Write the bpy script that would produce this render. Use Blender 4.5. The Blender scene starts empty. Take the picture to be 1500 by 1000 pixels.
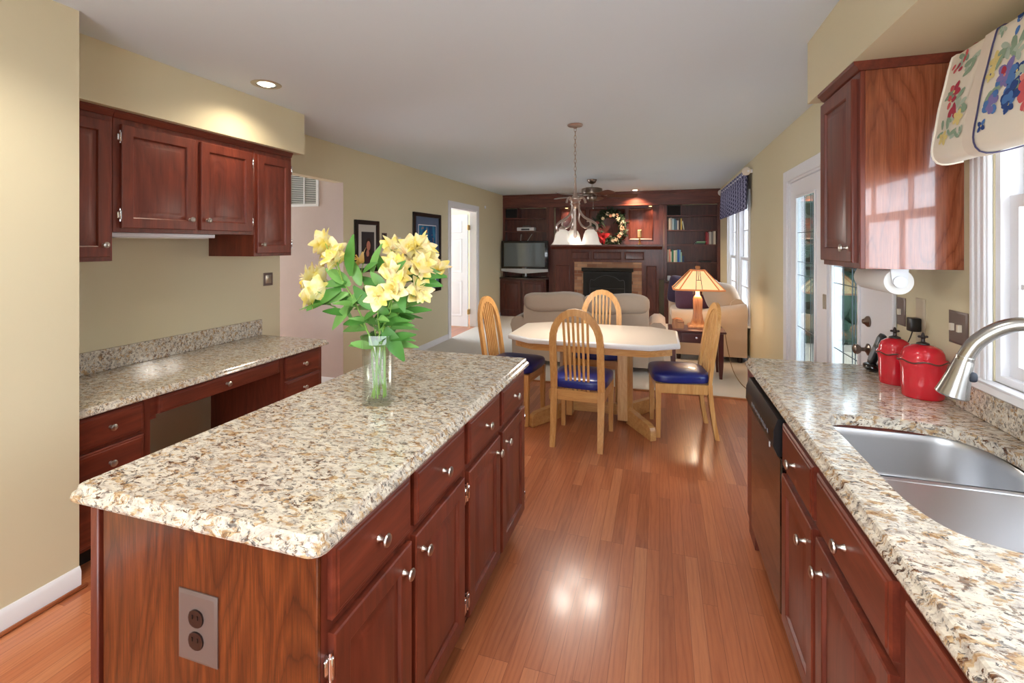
import bpy, bmesh, math, random
from mathutils import Vector, Matrix
random.seed(7)
PI = math.pi
S = bpy.context.scene
COL = S.collection

# ------------------------------------------------------------------ camera, sky, exposure
cam_d = bpy.data.cameras.new('camera'); cam = bpy.data.objects.new('camera', cam_d); COL.objects.link(cam)
cam.location = (0, 0, 1.529); cam.rotation_euler = (PI/2, 0, math.radians(17.366))
cam_d.sensor_width = 36; cam_d.lens = 690.9/1500*36; cam_d.shift_y = -(500-356.83)/1500
cam_d.clip_start = .05
S.camera = cam
S.view_settings.view_transform = 'Standard'; S.view_settings.look = 'None'
S.view_settings.gamma = 1; S.view_settings.use_curve_mapping = False
S.view_settings.exposure = 0.38
S.cycles.transparent_max_bounces = 24
W = bpy.data.worlds.new('sky'); S.world = W; W.use_nodes = True
W.node_tree.nodes['Background'].inputs[0].default_value = (.86, .93, 1, 1)
W.node_tree.nodes['Background'].inputs[1].default_value = 7.5
def lamp(name, kind, loc, power, color=(1, .82, .6), size=.05, rot=(0, 0, 0), spot=None, blend=.6, parent=None):
    d = bpy.data.lights.new(name, kind); d.energy = power; d.color = color
    if kind == 'AREA': d.shape = 'DISK'; d.size = size
    else: d.shadow_soft_size = size
    if spot: d.spot_size = math.radians(spot); d.spot_blend = blend
    o = bpy.data.objects.new(name, d); COL.objects.link(o); o.rotation_euler = rot
    o.location = loc
    if parent:
        o.parent = parent; o.location = Vector(loc)-parent.location
    return o
# ------------------------------------------------------------------ helpers
def srgb(r, g, b):
    f = lambda c: (c/12.92 if c <= .04045 else ((c+.055)/1.055)**2.4)
    return (f(r/255), f(g/255), f(b/255), 1)
class MB:
    def __init__(s): s.bm = bmesh.new()
    def v(s, p): return s.bm.verts.new(p)
    def f(s, vs):
        try: return s.bm.faces.new(vs)
        except ValueError: return None
    def box(s, x0, x1, y0, y1, z0, z1, bev=0, seg=1):
        r = bmesh.ops.create_cube(s.bm, size=1)
        vs = r['verts']
        for p in vs:
            p.co = ((x0+x1)/2+p.co.x*(x1-x0), (y0+y1)/2+p.co.y*(y1-y0), (z0+z1)/2+p.co.z*(z1-z0))
        if bev:
            es = list({e for p in vs for e in p.link_edges})
            bmesh.ops.bevel(s.bm, geom=es, offset=bev, segments=seg, affect='EDGES', profile=.5)
        return s
    def loft(s, rings, cap0=True, cap1=True, closed=True):
        R = [[s.v(p) for p in r] for r in rings]
        n = len(R[0])
        for a, b in zip(R, R[1:]):
            for i in range(n if closed else n-1):
                s.f([a[i], a[(i+1) % n], b[(i+1) % n], b[i]])
        if cap0 and closed: s.f(R[0][::-1])
        if cap1 and closed: s.f(R[-1])
        return s
    def tube(s, pts, r, seg=8, closed=False, flat=1):
        P = [Vector(p) for p in pts]; n = len(P)
        rr = r if isinstance(r, (list, tuple)) else [r]*n
        rings = []; up = None
        for i, p in enumerate(P):
            a = P[(i-1) % n] if (i or closed) else p
            b = P[(i+1) % n] if (i < n-1 or closed) else p
            t = (b-a).normalized()
            if up is None:
                up = Vector((0, 0, 1)) if abs(t.z) < .9 else Vector((1, 0, 0))
            u = (up-t*up.dot(t))
            u = u.normalized() if u.length > 1e-6 else t.orthogonal().normalized()
            up = u; w = t.cross(u)
            rings.append([p+(u*math.cos(k*2*PI/seg)+w*math.sin(k*2*PI/seg)*flat)*rr[i] for k in range(seg)])
        if closed: rings.append(rings[0])
        return s.loft(rings, not closed, not closed)
    def lathe(s, prof, c=(0, 0, 0), d=(0, 0, 1), seg=20, sx=1, sy=1, cap=True):
        d = Vector(d).normalized(); q = Vector((0, 0, 1)).rotation_difference(d); c = Vector(c)
        rings = [[c+q @ Vector((r*math.cos(k*2*PI/seg)*sx, r*math.sin(k*2*PI/seg)*sy, z)) for k in range(seg)] for r, z in prof]
        return s.loft(rings, cap, cap)
    def prism(s, poly, axis, a0, a1, bev=0):
        m = {'x': lambda p, a: (a, p[0], p[1]), 'y': lambda p, a: (p[0], a, p[1]), 'z': lambda p, a: (p[0], p[1], a)}[axis]
        return s.loft([[m(p, a0) for p in poly], [m(p, a1) for p in poly]])
    def rects(s, axis, u0, u1, v0, v1, pos, sg, rings):
        L = []
        for i, o in rings:
            q = [(u0+i, v0+i), (u1-i, v0+i), (u1-i, v1-i), (u0+i, v1-i)]
            a = pos+sg*o
            L.append([(a, u, v) if axis == 'x' else ((u, a, v) if axis == 'y' else (u, v, a)) for u, v in q])
        return s.loft(L)
    def puff(s, c, h, k=5, n=6, rot=None, fn=None):
        c = Vector(c); M = rot or Matrix.Identity(3)
        cache = {}
        def vert(p):
            key = tuple(round(t, 4) for t in p)
            if key not in cache:
                L = sum(abs(t)**k for t in p)**(1/k)
                q = Vector((p[0]/L*h[0], p[1]/L*h[1], p[2]/L*h[2]))
                if fn: q = fn(q)
                cache[key] = s.v(c+M @ q)
            return cache[key]
        g = [-1+2*i/n for i in range(n+1)]
        for ax in range(3):
            for sg in (-1, 1):
                for i in range(n):
                    for j in range(n):
                        Q = []
                        for a, b in ((i, j), (i+1, j), (i+1, j+1), (i, j+1)):
                            p = [0, 0, 0]; p[ax] = sg; p[(ax+1) % 3] = g[a]; p[(ax+2) % 3] = g[b]; Q.append(vert(p))
                        s.f(Q)
        return s
    def fill(s, loops, z):
        """flat face at z bounded by the first loop, with the other loops as holes"""
        es = []; L = []
        for lp in loops:
            vs = [s.v((x, y, z)) for x, y in lp]; L.append(vs)
            for i in range(len(vs)): es.append(s.bm.edges.new((vs[i], vs[(i+1) % len(vs)])))
        bmesh.ops.triangle_fill(s.bm, use_beauty=True, use_dissolve=False, edges=es)
        return L
    def bridge(s, A, B):
        n = len(A)
        for i in range(n): s.f([A[i], A[(i+1) % n], B[(i+1) % n], B[i]])
WORLD = set()
def obj(name, mb, m, parent=None, sharp=38, kind=None, label=None):
    bm = mb.bm
    bmesh.ops.remove_doubles(bm, verts=bm.verts, dist=1e-5)
    bmesh.ops.recalc_face_normals(bm, faces=bm.faces)
    for f in bm.faces: f.smooth = True
    for e in bm.edges:
        if len(e.link_faces) != 2 or e.calc_face_angle(0) > math.radians(sharp): e.smooth = False
    me = bpy.data.meshes.new(name); bm.to_mesh(me); bm.free()
    if isinstance(m, (list, tuple)):
        for q in m: me.materials.append(q)
    else: me.materials.append(m)
    o = bpy.data.objects.new(name, me); COL.objects.link(o)
    if parent:
        o.parent = parent
        if parent in WORLD: o.location = -parent.location
    if kind: o['kind'] = kind
    if label: o['label'] = label
    return o
def thing(name, label, cat, loc=(0, 0, 0), rz=0, group=None, local=False):
    o = bpy.data.objects.new(name, None); COL.objects.link(o); o.empty_display_size = .1
    o.location = loc; o.rotation_euler = (0, 0, rz); o['label'] = label; o['category'] = cat
    if group: o['group'] = group
    if not local: WORLD.add(o)
    return o
def tag(o, label, cat, group=None, kind=None):
    o['label'] = label; o['category'] = cat
    if group: o['group'] = group
    if kind: o['kind'] = kind
    return o
def struct(name, mb, m, parent=None, label=None):
    o = obj(name, mb, m, parent)
    if not parent: o['kind'] = 'structure'
    if label: o['label'] = label
    return o
def dup(root, loc=None, rz=None, label=None):
    r = root.copy(); COL.objects.link(r)
    if loc is not None: r.location = loc
    if rz is not None: r.rotation_euler = (0, 0, rz)
    if label: r['label'] = label
    for ch in list(root.children):
        c = ch.copy(); COL.objects.link(c); c.parent = r
        for g in list(ch.children):
            d = g.copy(); COL.objects.link(d); d.parent = c
    return r
def smooth_path(P, n=6, closed=False):
    P = [Vector(p) for p in P]; out = []; N = len(P)
    for i in range(N if closed else N-1):
        g = lambda k: P[k % N] if closed else P[max(0, min(N-1, k))]
        a, b, c, d = g(i-1), g(i), g(i+1), g(i+2)
        for j in range(n):
            t = j/n
            out.append(.5*((2*b)+(c-a)*t+(2*a-5*b+4*c-d)*t*t+(3*b-a-3*c+d)*t**3))
    if not closed: out.append(P[-1])
    return out
def rrect(x0, x1, y0, y1, r, n=6):
    if not isinstance(r, (list, tuple)): r = [r]*4
    out = []
    for (cx, cy, a0), q in zip(((x1, y1, 0), (x0, y1, 90), (x0, y0, 180), (x1, y0, 270)), r):
        sx = -1 if cx == x1 else 1; sy = -1 if cy == y1 else 1
        for k in range(n+1):
            a = math.radians(a0+90*k/n)
            out.append((cx+sx*q+q*math.cos(a), cy+sy*q+q*math.sin(a)))
    return out
# ------------------------------------------------------------------ materials
MAT = {}
def nt(name):
    m = bpy.data.materials.new(name); m.use_nodes = True
    t = m.node_tree; b = t.nodes['Principled BSDF']
    return m, t, b
def pm(name, col, rough=.5, metal=0, spec=.5, coat=0, emit=None, es=0, trans=0, sheen=0, bump=None, alpha=1, sss=0, noise=None):
    m, t, b = nt(name); I = b.inputs
    c = srgb(*col) if max(col) > 1.01 else (*col, 1)
    I['Base Color'].default_value = c; I['Roughness'].default_value = rough; I['Metallic'].default_value = metal
    I['Specular IOR Level'].default_value = spec; I['Coat Weight'].default_value = coat
    I['Transmission Weight'].default_value = trans; I['Sheen Weight'].default_value = sheen
    if emit: I['Emission Color'].default_value = srgb(*emit); I['Emission Strength'].default_value = es
    if noise:
        sc, amt = noise; x = coords(t); n = t.nodes.new('ShaderNodeTexNoise'); n.inputs['Scale'].default_value = sc; n.inputs['Detail'].default_value = 3
        t.links.new(x, n.inputs['Vector'])
        mx = t.nodes.new('ShaderNodeMix'); mx.data_type = 'RGBA'; mx.inputs[6].default_value = [q*(1-amt) for q in c[:3]]+[1]; mx.inputs[7].default_value = [min(1, q*(1+amt)) for q in c[:3]]+[1]
        t.links.new(n.outputs[0], mx.inputs[0]); t.links.new(mx.outputs[2], I['Base Color'])
    if bump:
        sc, st = bump; x = coords(t); n = t.nodes.new('ShaderNodeTexNoise'); n.inputs['Scale'].default_value = sc; n.inputs['Detail'].default_value = 4
        t.links.new(x, n.inputs['Vector']); bp = t.nodes.new('ShaderNodeBump'); bp.inputs['Strength'].default_value = st; bp.inputs['Distance'].default_value = .01
        t.links.new(n.outputs[0], bp.inputs['Height']); t.links.new(bp.outputs[0], I['Normal'])
    MAT[name] = m; return m
def coords(t, scale=(1, 1, 1), rot=(0, 0, 0), loc=(0, 0, 0)):
    c = t.nodes.new('ShaderNodeTexCoord'); mp = t.nodes.new('ShaderNodeMapping')
    mp.inputs['Scale'].default_value = scale; mp.inputs['Rotation'].default_value = rot; mp.inputs['Location'].default_value = loc
    t.links.new(c.outputs['Object'], mp.inputs['Vector']); return mp.outputs[0]
def noise(t, vec, sc, det=4, dist=0, rough=.5):
    n = t.nodes.new('ShaderNodeTexNoise'); n.inputs['Scale'].default_value = sc; n.inputs['Detail'].default_value = det
    n.inputs['Distortion'].default_value = dist; n.inputs['Roughness'].default_value = rough
    t.links.new(vec, n.inputs['Vector']); return n.outputs[0]
def ramp(t, fac, stops, interp='LINEAR'):
    r = t.nodes.new('ShaderNodeValToRGB'); e = r.color_ramp; e.interpolation = interp
    while len(e.elements) < len(stops): e.elements.new(.5)
    for el, (p, c) in zip(e.elements, stops): el.position = p; el.color = srgb(*c) if max(c) > 1.01 else (*c, 1)
    t.links.new(fac, r.inputs[0]); return r.outputs[0]
def mix(t, fac, a, b, mode='MIX'):
    m = t.nodes.new('ShaderNodeMix'); m.data_type = 'RGBA'; m.blend_type = mode
    for i, x in ((0, fac), (6, a), (7, b)):
        if hasattr(x, 'is_output'): t.links.new(x, m.inputs[i])
        elif i == 0: m.inputs[0].default_value = x
        else: m.inputs[i].default_value = srgb(*x) if max(x) > 1.01 else (*x, 1)
    return m.outputs[2]
def wood(name, dark, mid, light, grain='z', rough=.35, coat=.3, fine=60, contrast=1, figure=.5, coat_rough=.15):
    """fine pores over broad cathedral figure, both drawn out along the grain"""
    m, t, b = nt(name)
    st = lambda k: {'z': (1, 1, k), 'y': (1, k, 1), 'x': (k, 1, 1)}[grain]
    pores = noise(t, coords(t, st(.035)), fine*3.2, 5, .2, .7)
    soft = noise(t, coords(t, st(.09)), fine*.45, 5, .5, .6)
    big = noise(t, coords(t, st(.17)), 3.2, 2, .35, .45)
    mu = t.nodes.new('ShaderNodeMath'); mu.operation = 'MULTIPLY'; mu.inputs[1].default_value = 26; t.links.new(big, mu.inputs[0])
    ad = t.nodes.new('ShaderNodeMath'); ad.operation = 'MULTIPLY_ADD'; ad.inputs[1].default_value = 1.1; t.links.new(soft, ad.inputs[0]); t.links.new(mu.outputs[0], ad.inputs[2])
    w = t.nodes.new('ShaderNodeMath'); w.operation = 'FRACT'; t.links.new(ad.outputs[0], w.inputs[0])
    base = ramp(t, soft, [(.30, dark), (.5, mid), (.70, light)])
    fig = ramp(t, w.outputs[0], [(0, mid), (.45, light), (.86, mid), (.95, dark), (1, mid)])
    c = mix(t, figure, base, fig)
    c = mix(t, ramp(t, pores, [(.40, (.75*contrast,)*3), (.56, (0, 0, 0))]), c, dark)
    t.links.new(c, b.inputs['Base Color'])
    b.inputs['Roughness'].default_value = rough; b.inputs['Coat Weight'].default_value = coat; b.inputs['Coat Roughness'].default_value = coat_rough
    bp = t.nodes.new('ShaderNodeBump'); bp.inputs['Strength'].default_value = .05; bp.inputs['Distance'].default_value = .002
    t.links.new(pores, bp.inputs['Height']); t.links.new(bp.outputs[0], b.inputs['Normal'])
    MAT[name] = m; return m
def granite(name):
    m, t, b = nt(name)
    v0 = coords(t, (1.25, 1.95, 1.7), (0, 0, .8))
    wn = noise(t, v0, 11, 3)
    def off(v, k, o):
        q = t.nodes.new('ShaderNodeVectorMath'); q.operation = 'MULTIPLY_ADD'; q.inputs[1].default_value = (k, k, k)
        t.links.new(wn, q.inputs[0]); t.links.new(v, q.inputs[2])
        q2 = t.nodes.new('ShaderNodeVectorMath'); q2.operation = 'ADD'; q2.inputs[1].default_value = o; t.links.new(q.outputs[0], q2.inputs[0]); return q2.outputs[0]
    v = off(v0, .07, (0, 0, 0)); va = off(v0, .05, (3.7, 1.3, 5.1)); vb = off(v0, .05, (9.1, 4.4, 2.2)); vc = off(v0, .05, (5.3, 8.2, 1.7))
    c = ramp(t, noise(t, v, 26, 6, .4, .65), [(.30, (150, 140, 132)), (.42, (190, 180, 167)), (.55, (216, 207, 191)), (.70, (226, 218, 202)), (.80, (196, 180, 152))])
    gold = ramp(t, noise(t, va, 22, 6, .5, .65), [(.53, (0, 0, 0)), (.585, (1, 1, 1))])
    c = mix(t, gold, c, ramp(t, noise(t, v, 60, 3), [(.35, (150, 114, 80)), (.65, (204, 178, 140))]))
    zone = ramp(t, noise(t, v0, 4, 2), [(.36, (.2, .2, .2)), (.58, (1, 1, 1))])
    brown = ramp(t, noise(t, vb, 34, 6, .6, .66), [(.555, (0, 0, 0)), (.60, (1, 1, 1))])
    c = mix(t, mix(t, 1.0, brown, zone, 'MULTIPLY'), c, ramp(t, noise(t, v, 80, 2), [(.4, (66, 42, 32)), (.65, (126, 88, 60))]))
    grey = ramp(t, noise(t, vc, 46, 6, .8, .68), [(.555, (0, 0, 0)), (.60, (1, 1, 1))])
    c = mix(t, grey, c, ramp(t, noise(t, v, 90, 2), [(.38, (82, 76, 74)), (.6, (142, 136, 130))]))
    t.links.new(c, b.inputs['Base Color'])
    b.inputs['Roughness'].default_value = .10; b.inputs['Specular IOR Level'].default_value = .55
    MAT[name] = m; return m
def plank_floor(name):
    m, t, b = nt(name)
    c = t.nodes.new('ShaderNodeTexCoord'); sp = t.nodes.new('ShaderNodeSeparateXYZ'); cb = t.nodes.new('ShaderNodeCombineXYZ')
    t.links.new(c.outputs['Object'], sp.inputs[0]); t.links.new(sp.outputs[1], cb.inputs[0]); t.links.new(sp.outputs[0], cb.inputs[1])
    def brick(mortar, c1, c2, mc):
        k = t.nodes.new('ShaderNodeTexBrick'); k.offset = .37; k.offset_frequency = 3; k.squash = 1
        k.inputs['Color1'].default_value = c1; k.inputs['Color2'].default_value = c2; k.inputs['Mortar'].default_value = mc
        k.inputs['Scale'].default_value = 1; k.inputs['Mortar Size'].default_value = mortar; k.inputs['Mortar Smooth'].default_value = .1
        k.inputs['Brick Width'].default_value = .82; k.inputs['Row Height'].default_value = .0585; k.inputs['Bias'].default_value = 0
        t.links.new(cb.outputs[0], k.inputs['Vector']); return k
    k = brick(.0009, (0, 0, 0, 1), (1, 1, 1, 1), (.5, .5, .5, 1))
    tone = ramp(t, k.outputs[0], [(0, (132, 66, 40)), (.3, (168, 94, 60)), (.7, (188, 110, 72)), (1, (212, 144, 102))])
    ad = t.nodes.new('ShaderNodeVectorMath'); ad.operation = 'MULTIPLY_ADD'; ad.inputs[1].default_value = (13, 7, 5)
    t.links.new(k.outputs[0], ad.inputs[0]); t.links.new(c.outputs['Object'], ad.inputs[2])
    mp = t.nodes.new('ShaderNodeMapping'); mp.inputs['Scale'].default_value = (1, .07, 1); t.links.new(ad.outputs[0], mp.inputs['Vector'])
    g = noise(t, mp.outputs[0], 90, 6, .4, .65)
    mp2 = t.nodes.new('ShaderNodeMapping'); mp2.inputs['Scale'].default_value = (1, .13, 1); t.links.new(ad.outputs[0], mp2.inputs['Vector'])
    w = t.nodes.new('ShaderNodeTexWave'); w.bands_direction = 'X'; w.inputs['Scale'].default_value = 14; w.inputs['Distortion'].default_value = 11; w.inputs['Detail'].default_value = 2
    t.links.new(mp2.outputs[0], w.inputs['Vector'])
    col = mix(t, .45, tone, ramp(t, g, [(.28, (146, 78, 48)), (.52, (182, 110, 72)), (.75, (196, 128, 88))]))
    col = mix(t, .2, col, ramp(t, w.outputs[1], [(0, (146, 72, 42)), (.3, (190, 108, 66)), (1, (202, 120, 76))]))
    col = mix(t, k.outputs[1], col, (130, 68, 40))
    t.links.new(col, b.inputs['Base Color'])
    b.inputs['Roughness'].default_value = .3; b.inputs['Coat Weight'].default_value = .3; b.inputs['Coat Roughness'].default_value = .14
    bp = t.nodes.new('ShaderNodeBump'); bp.inputs['Strength'].default_value = .25; bp.inputs['Distance'].default_value = .001; bp.invert = True
    t.links.new(k.outputs[1], bp.inputs['Height']); t.links.new(bp.outputs[0], b.inputs['Normal'])
    MAT[name] = m; return m
def glass(name, tint=(.96, .98, 1), refl=.06, edge=.5):
    m, t, b = nt(name); t.nodes.remove(b); o = t.nodes['Material Output']
    tr = t.nodes.new('ShaderNodeBsdfTransparent'); tr.inputs[0].default_value = (*tint, 1)
    gl = t.nodes.new('ShaderNodeBsdfGlossy'); gl.inputs['Roughness'].default_value = .02
    lw = t.nodes.new('ShaderNodeLayerWeight'); lw.inputs['Blend'].default_value = .5
    pw = t.nodes.new('ShaderNodeMath'); pw.operation = 'POWER'; pw.inputs[1].default_value = 4; t.links.new(lw.outputs['Facing'], pw.inputs[0])
    ma = t.nodes.new('ShaderNodeMath'); ma.operation = 'MULTIPLY_ADD'; ma.inputs[1].default_value = edge; ma.inputs[2].default_value = refl; ma.use_clamp = True
    t.links.new(pw.outputs[0], ma.inputs[0])
    mx = t.nodes.new('ShaderNodeMixShader'); t.links.new(ma.outputs[0], mx.inputs[0]); t.links.new(tr.outputs[0], mx.inputs[1]); t.links.new(gl.outputs[0], mx.inputs[2])
    t.links.new(mx.outputs[0], o.inputs[0]); MAT[name] = m; return m
CREAM = pm('wall_cream_paint', (213, 202, 170), .7, bump=(220, .03))
LILAC = pm('hall_lilac_paint', (206, 189, 184), .8, noise=(6, .06))
CEIL = pm('ceiling_white_paint', (218, 230, 240), .75)
WHITE = pm('white_trim_paint', (232, 232, 236), .35)
DOORW = pm('white_door_paint', (228, 232, 242), .4)
CH_D, CH_M, CH_L = (80, 30, 18), (106, 44, 28), (128, 58, 38)
CHZ = wood('cherry_grain_upright', CH_D, CH_M, CH_L, 'z', .38, .2, 60, .3, .3, .3)
CHY = wood('cherry_grain_lengthwise', CH_D, CH_M, CH_L, 'y', .38, .2, 60, .25, .2, .3)
OAKP = wood('stained_oak_end_panel', (54, 20, 7), (94, 41, 15), (126, 63, 27), 'z', .28, .4, 60, .75, .6)
OAKR = wood('stained_oak_side_panel', (104, 48, 28), (142, 74, 46), (168, 98, 66), 'z', .22, 1, 60, .6, .6, .03)
MAHZ = wood('mahogany_grain_upright', (60, 26, 20), (98, 46, 37), (122, 62, 48), 'z', .38, .2, 50, .6, .3)
MAHX = wood('mahogany_grain_across', (62, 27, 20), (104, 50, 39), (132, 68, 50), 'x', .38, .2, 50, .6, .3)
BASEB = wood('mahogany_cabinet', (52, 18, 14), (84, 32, 24), (108, 48, 36), 'z', .35, .2, 50, .6, .3)
OAK = wood('honey_oak', (186, 128, 68), (210, 156, 92), (224, 178, 118), 'z', .35, .25, 80, .7, .25)
OAKX = wood('honey_oak_across', (186, 128, 68), (210, 156, 92), (224, 178, 118), 'x', .35, .25, 80, .7, .25)
GRAN = granite('speckled_granite')
FLOOR = plank_floor('oak_strip_floor')
CARPET = pm('pale_carpet', (222, 216, 208), .95, bump=(900, .5), noise=(300, .06), spec=.1)
GLASS = glass('window_glass')
DGLASS = glass('door_glass', (.88, .95, .97), .16, .6)
AGEDN = pm('aged_nickel', (128, 114, 104), .3, 1)
NICK = pm('brushed_nickel', (196, 190, 182), .32, 1)
CHROME = pm('chrome', (225, 225, 228), .12, 1)
STEEL = pm('stainless_steel', (214, 214, 216), .36, 1, bump=(300, .02))
FAUC = pm('brushed_steel_faucet', (176, 174, 170), .25, 1)
BRASS = pm('brass', (190, 160, 100), .3, 1)
BLACK = pm('black_plastic', (16, 16, 18), .35)
GLOSSB = pm('black_gloss', (10, 10, 12), .12, coat=.4)
DARK = pm('toe_kick_black', (14, 9, 8), .6)
BLUE = pm('navy_leather', (28, 40, 118), .3, bump=(160, .08), coat=.15)
TTOP = pm('whitewashed_tabletop', (222, 208, 192), .32, coat=.15, noise=(40, .03))
TEDGE = pm('white_table_edge', (226, 224, 224), .35)
SOFAF = pm('taupe_upholstery', (176, 158, 142), .9, sheen=.3, bump=(400, .15), noise=(200, .05), spec=.2)
SOFAG = pm('beige_upholstery', (200, 178, 156), .9, sheen=.3, bump=(400, .15), noise=(200, .05), spec=.2)
PURP = pm('aubergine_velvet', (52, 30, 62), .8, sheen=.4)
MARO = pm('maroon_velvet', (88, 42, 64), .7, sheen=.4, noise=(60, .2))
REDC = pm('red_ceramic', (204, 34, 48), .18, coat=.5)
GREYPL = pm('pewter_plate', (112, 96, 90), .4, .2)
PLATE = pm('stone_coloured_plate', (196, 182, 158), .5)
DBROWN = pm('brown_plastic', (40, 22, 20), .35)
PAPER = pm('paper_towel', (226, 224, 220), .9)
# ------------------------------------------------------------------ the setting
H = 2.565; XL = -3.21; XR = 1.09; YB = 9.86; YC = -1.6
def wall(name, axis, p0, p1, u0, u1, z0, z1, openings, m):
    """a wall slab between p0 and p1 on its axis, with openings (u0, u1, z0, z1)"""
    us = sorted({u0, u1, *[o[0] for o in openings], *[o[1] for o in openings]})
    zs = sorted({z0, z1, *[o[2] for o in openings], *[o[3] for o in openings]})
    mb = MB()
    solid = lambda i, j: 0 <= i < len(us)-1 and 0 <= j < len(zs)-1 and not any(o[0] <= (us[i]+us[i+1])/2 <= o[1] and o[2] <= (zs[j]+zs[j+1])/2 <= o[3] for o in openings)
    P = (lambda p, u, z: (p, u, z)) if axis == 'x' else (lambda p, u, z: (u, p, z))
    for i in range(len(us)-1):
        for j in range(len(zs)-1):
            if not solid(i, j): continue
            a, b, c, d = us[i], us[i+1], zs[j], zs[j+1]
            for p in (p0, p1): mb.f([mb.v(P(p, *q)) for q in ((a, c), (b, c), (b, d), (a, d))])
            for di, dj, e in ((-1, 0, ((a, c), (a, d))), (1, 0, ((b, c), (b, d))), (0, -1, ((a, c), (b, c))), (0, 1, ((a, d), (b, d)))):
                if not solid(i+di, j+dj):
                    mb.f([mb.v(P(p0, *e[0])), mb.v(P(p0, *e[1])), mb.v(P(p1, *e[1])), mb.v(P(p1, *e[0]))])
    return struct(name, mb, m)
struct('floor', MB().box(XL-3.2, XR+.13, YC, 5.09, -.06, 0), FLOOR)
struct('floor_carpet', MB().box(XL, XR+.13, 5.09, YB+.1, -.06, .012), CARPET, label='pale carpet over the living room floor')
struct('trim_7', MB().box(-3.2, 1.08, 5.075, 5.10, 0, .014, .003), pm('floor_edge_strip', (170, 112, 70), .4), label='narrow wood strip where plank floor meets carpet')
struct('ceiling', MB().box(XL-3.2, XR+.13, YC, YB+.1, H, H+.08), CEIL)
wall('wall_left', 'x', XL-.12, XL, 1.43, YB+.1, 0, H, [(3.375, 4.254, 0, 2.18), (6.94, 8.08, 0, 2.13)], CREAM)
wall('wall_right', 'x', XR, XR+.12, YC, YB+.1, 0, H, [(.35, 2.03, 1.06, 2.1), (2.8, 4.73, 0, 2.09), (6.60, 7.48, .5, 2.15), (7.62, 8.48, .5, 2.15)], CREAM)
struct('wall_back', MB().box(XL-3.2, XR+.12, YB+.02, YB+.1, 0, H), CREAM)
struct('wall_near', MB().box(XL-.12, -2.467, YC, 1.43, 0, H), CREAM, label='cream wall end at the left edge, beside the desk')
struct('trim_1', MB().box(XL, -2.723, 1.43, 3.12, 2.245, H), CREAM, label='cream soffit over the wall cabinets above the desk')
struct('trim_2', MB().box(.731, XR, YC, 2.784, 2.25, H), CREAM, label='cream soffit over the sink wall')
wall('wall_behind', 'y', YC-.1, YC, XL-.12, XR+.12, 0, H, [(-1.5, .3, .5, 2.1)], CREAM)  # opening added behind the camera to let sky light fill the kitchen
# hall behind the left wall, and the room behind the white door
struct('wall_hall', MB().box(-6, XL-.0006, 4.2525, 4.36, 0, 2.1795).box(-6, XL-.12, 4.2525, 4.36, 2.1795, H), LILAC, label='lilac hall wall seen through the opening')
struct('wall_hall_side', MB().box(-6, XL-.12, 3.27, 3.375, 0, H), CREAM)
struct('wall_beyond', MB().box(-6.2, XL-.12, 9.3, 9.4, 0, H), CREAM)
struct('wall_beyond_side', MB().box(-6.2, XL-.12, 6.3, 6.4, 0, H), CREAM)
struct('floor_beyond', MB().box(XL-3.2, XL, 5.09, 9.4, -.06, .004), FLOOR)
def baseboard(name, axis, p, sg, u0, u1, label=None):
    h = .095; t = .014
    prof = [(0, 0), (t, 0), (t, h-.02), (t*.6, h-.008), (t*.3, h), (0, h)]
    mb = MB()
    poly = [(p+sg*a, z) for a, z in prof]
    if axis == 'x': mb.loft([[(a, u0, z) for a, z in poly], [(a, u1, z) for a, z in poly]])
    else: mb.loft([[(u0, a, z) for a, z in poly], [(u1, a, z) for a, z in poly]])
    struct(name, mb, WHITE, label=label)
baseboard('baseboard_near', 'x', -2.467, 1, YC, 1.43); baseboard('baseboard_left', 'x', XL, 1, 4.254, 6.85)
struct('trim_8', MB().box(-2.453, -2.435, YC, 1.45, 0, .018, .006), wood('cherry_shoe_moulding', (120, 56, 28), (160, 88, 48), (180, 106, 62), 'y'), label='wood shoe moulding along the near baseboard')
baseboard('baseboard_far_left', 'x', XL, 1, 8.19, 9.4); baseboard('baseboard_right', 'x', XR, -1, 4.82, 9.5)
baseboard('baseboard_hall', 'y', 4.254, -1, -6, XL-.0)
# white six panel door standing open in the left wall
d1 = struct('door_1', MB().box(XL-.125, XL+.005, 8.055, 8.08, 0, 2.13).box(XL-.125, XL+.005, 6.94, 6.965, 0, 2.13).box(XL-.125, XL+.005, 6.965, 8.055, 2.105, 2.13), WHITE, label='white door frame in the left wall with its door standing open')
mb = MB()
for y0, y1, z0, z1 in ((6.85, 6.945, 0, 2.22), (8.075, 8.17, 0, 2.22), (6.945, 8.075, 2.125, 2.22)):
    mb.box(XL, XL+.018, y0, y1, z0, z1, .004)
struct('casing', mb, WHITE, d1)
mb = MB().box(XL-1.13, XL-.135, 7.985, 8.02, .015, 2.06)
lx0 = XL-1.13; lw = .995
for a, b in ((.11, .45), (.545, .885)):
    for z0, z1 in ((.2, .85), (1.0, 1.62), (1.73, 1.95)):
        mb.rects('y', lx0+a*lw, lx0+b*lw, z0, z1, 7.985, -1, [(0, 0), (.004, .007), (.02, .007), (.03, .002), (.05, .005)])
leaf = struct('door_leaf', mb, DOORW, d1)
struct('hinge', MB().box(XL-.136, XL-.118, 7.965, 8.054, 1.78, 1.87).lathe([(.008, 0), (.008, .09)], (XL-.127, 7.972, 1.78)), BRASS, leaf)
struct('hinge', MB().box(XL-.136, XL-.118, 7.965, 8.054, .24, .33).lathe([(.008, 0), (.008, .09)], (XL-.127, 7.972, .24)), BRASS, leaf)
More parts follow.
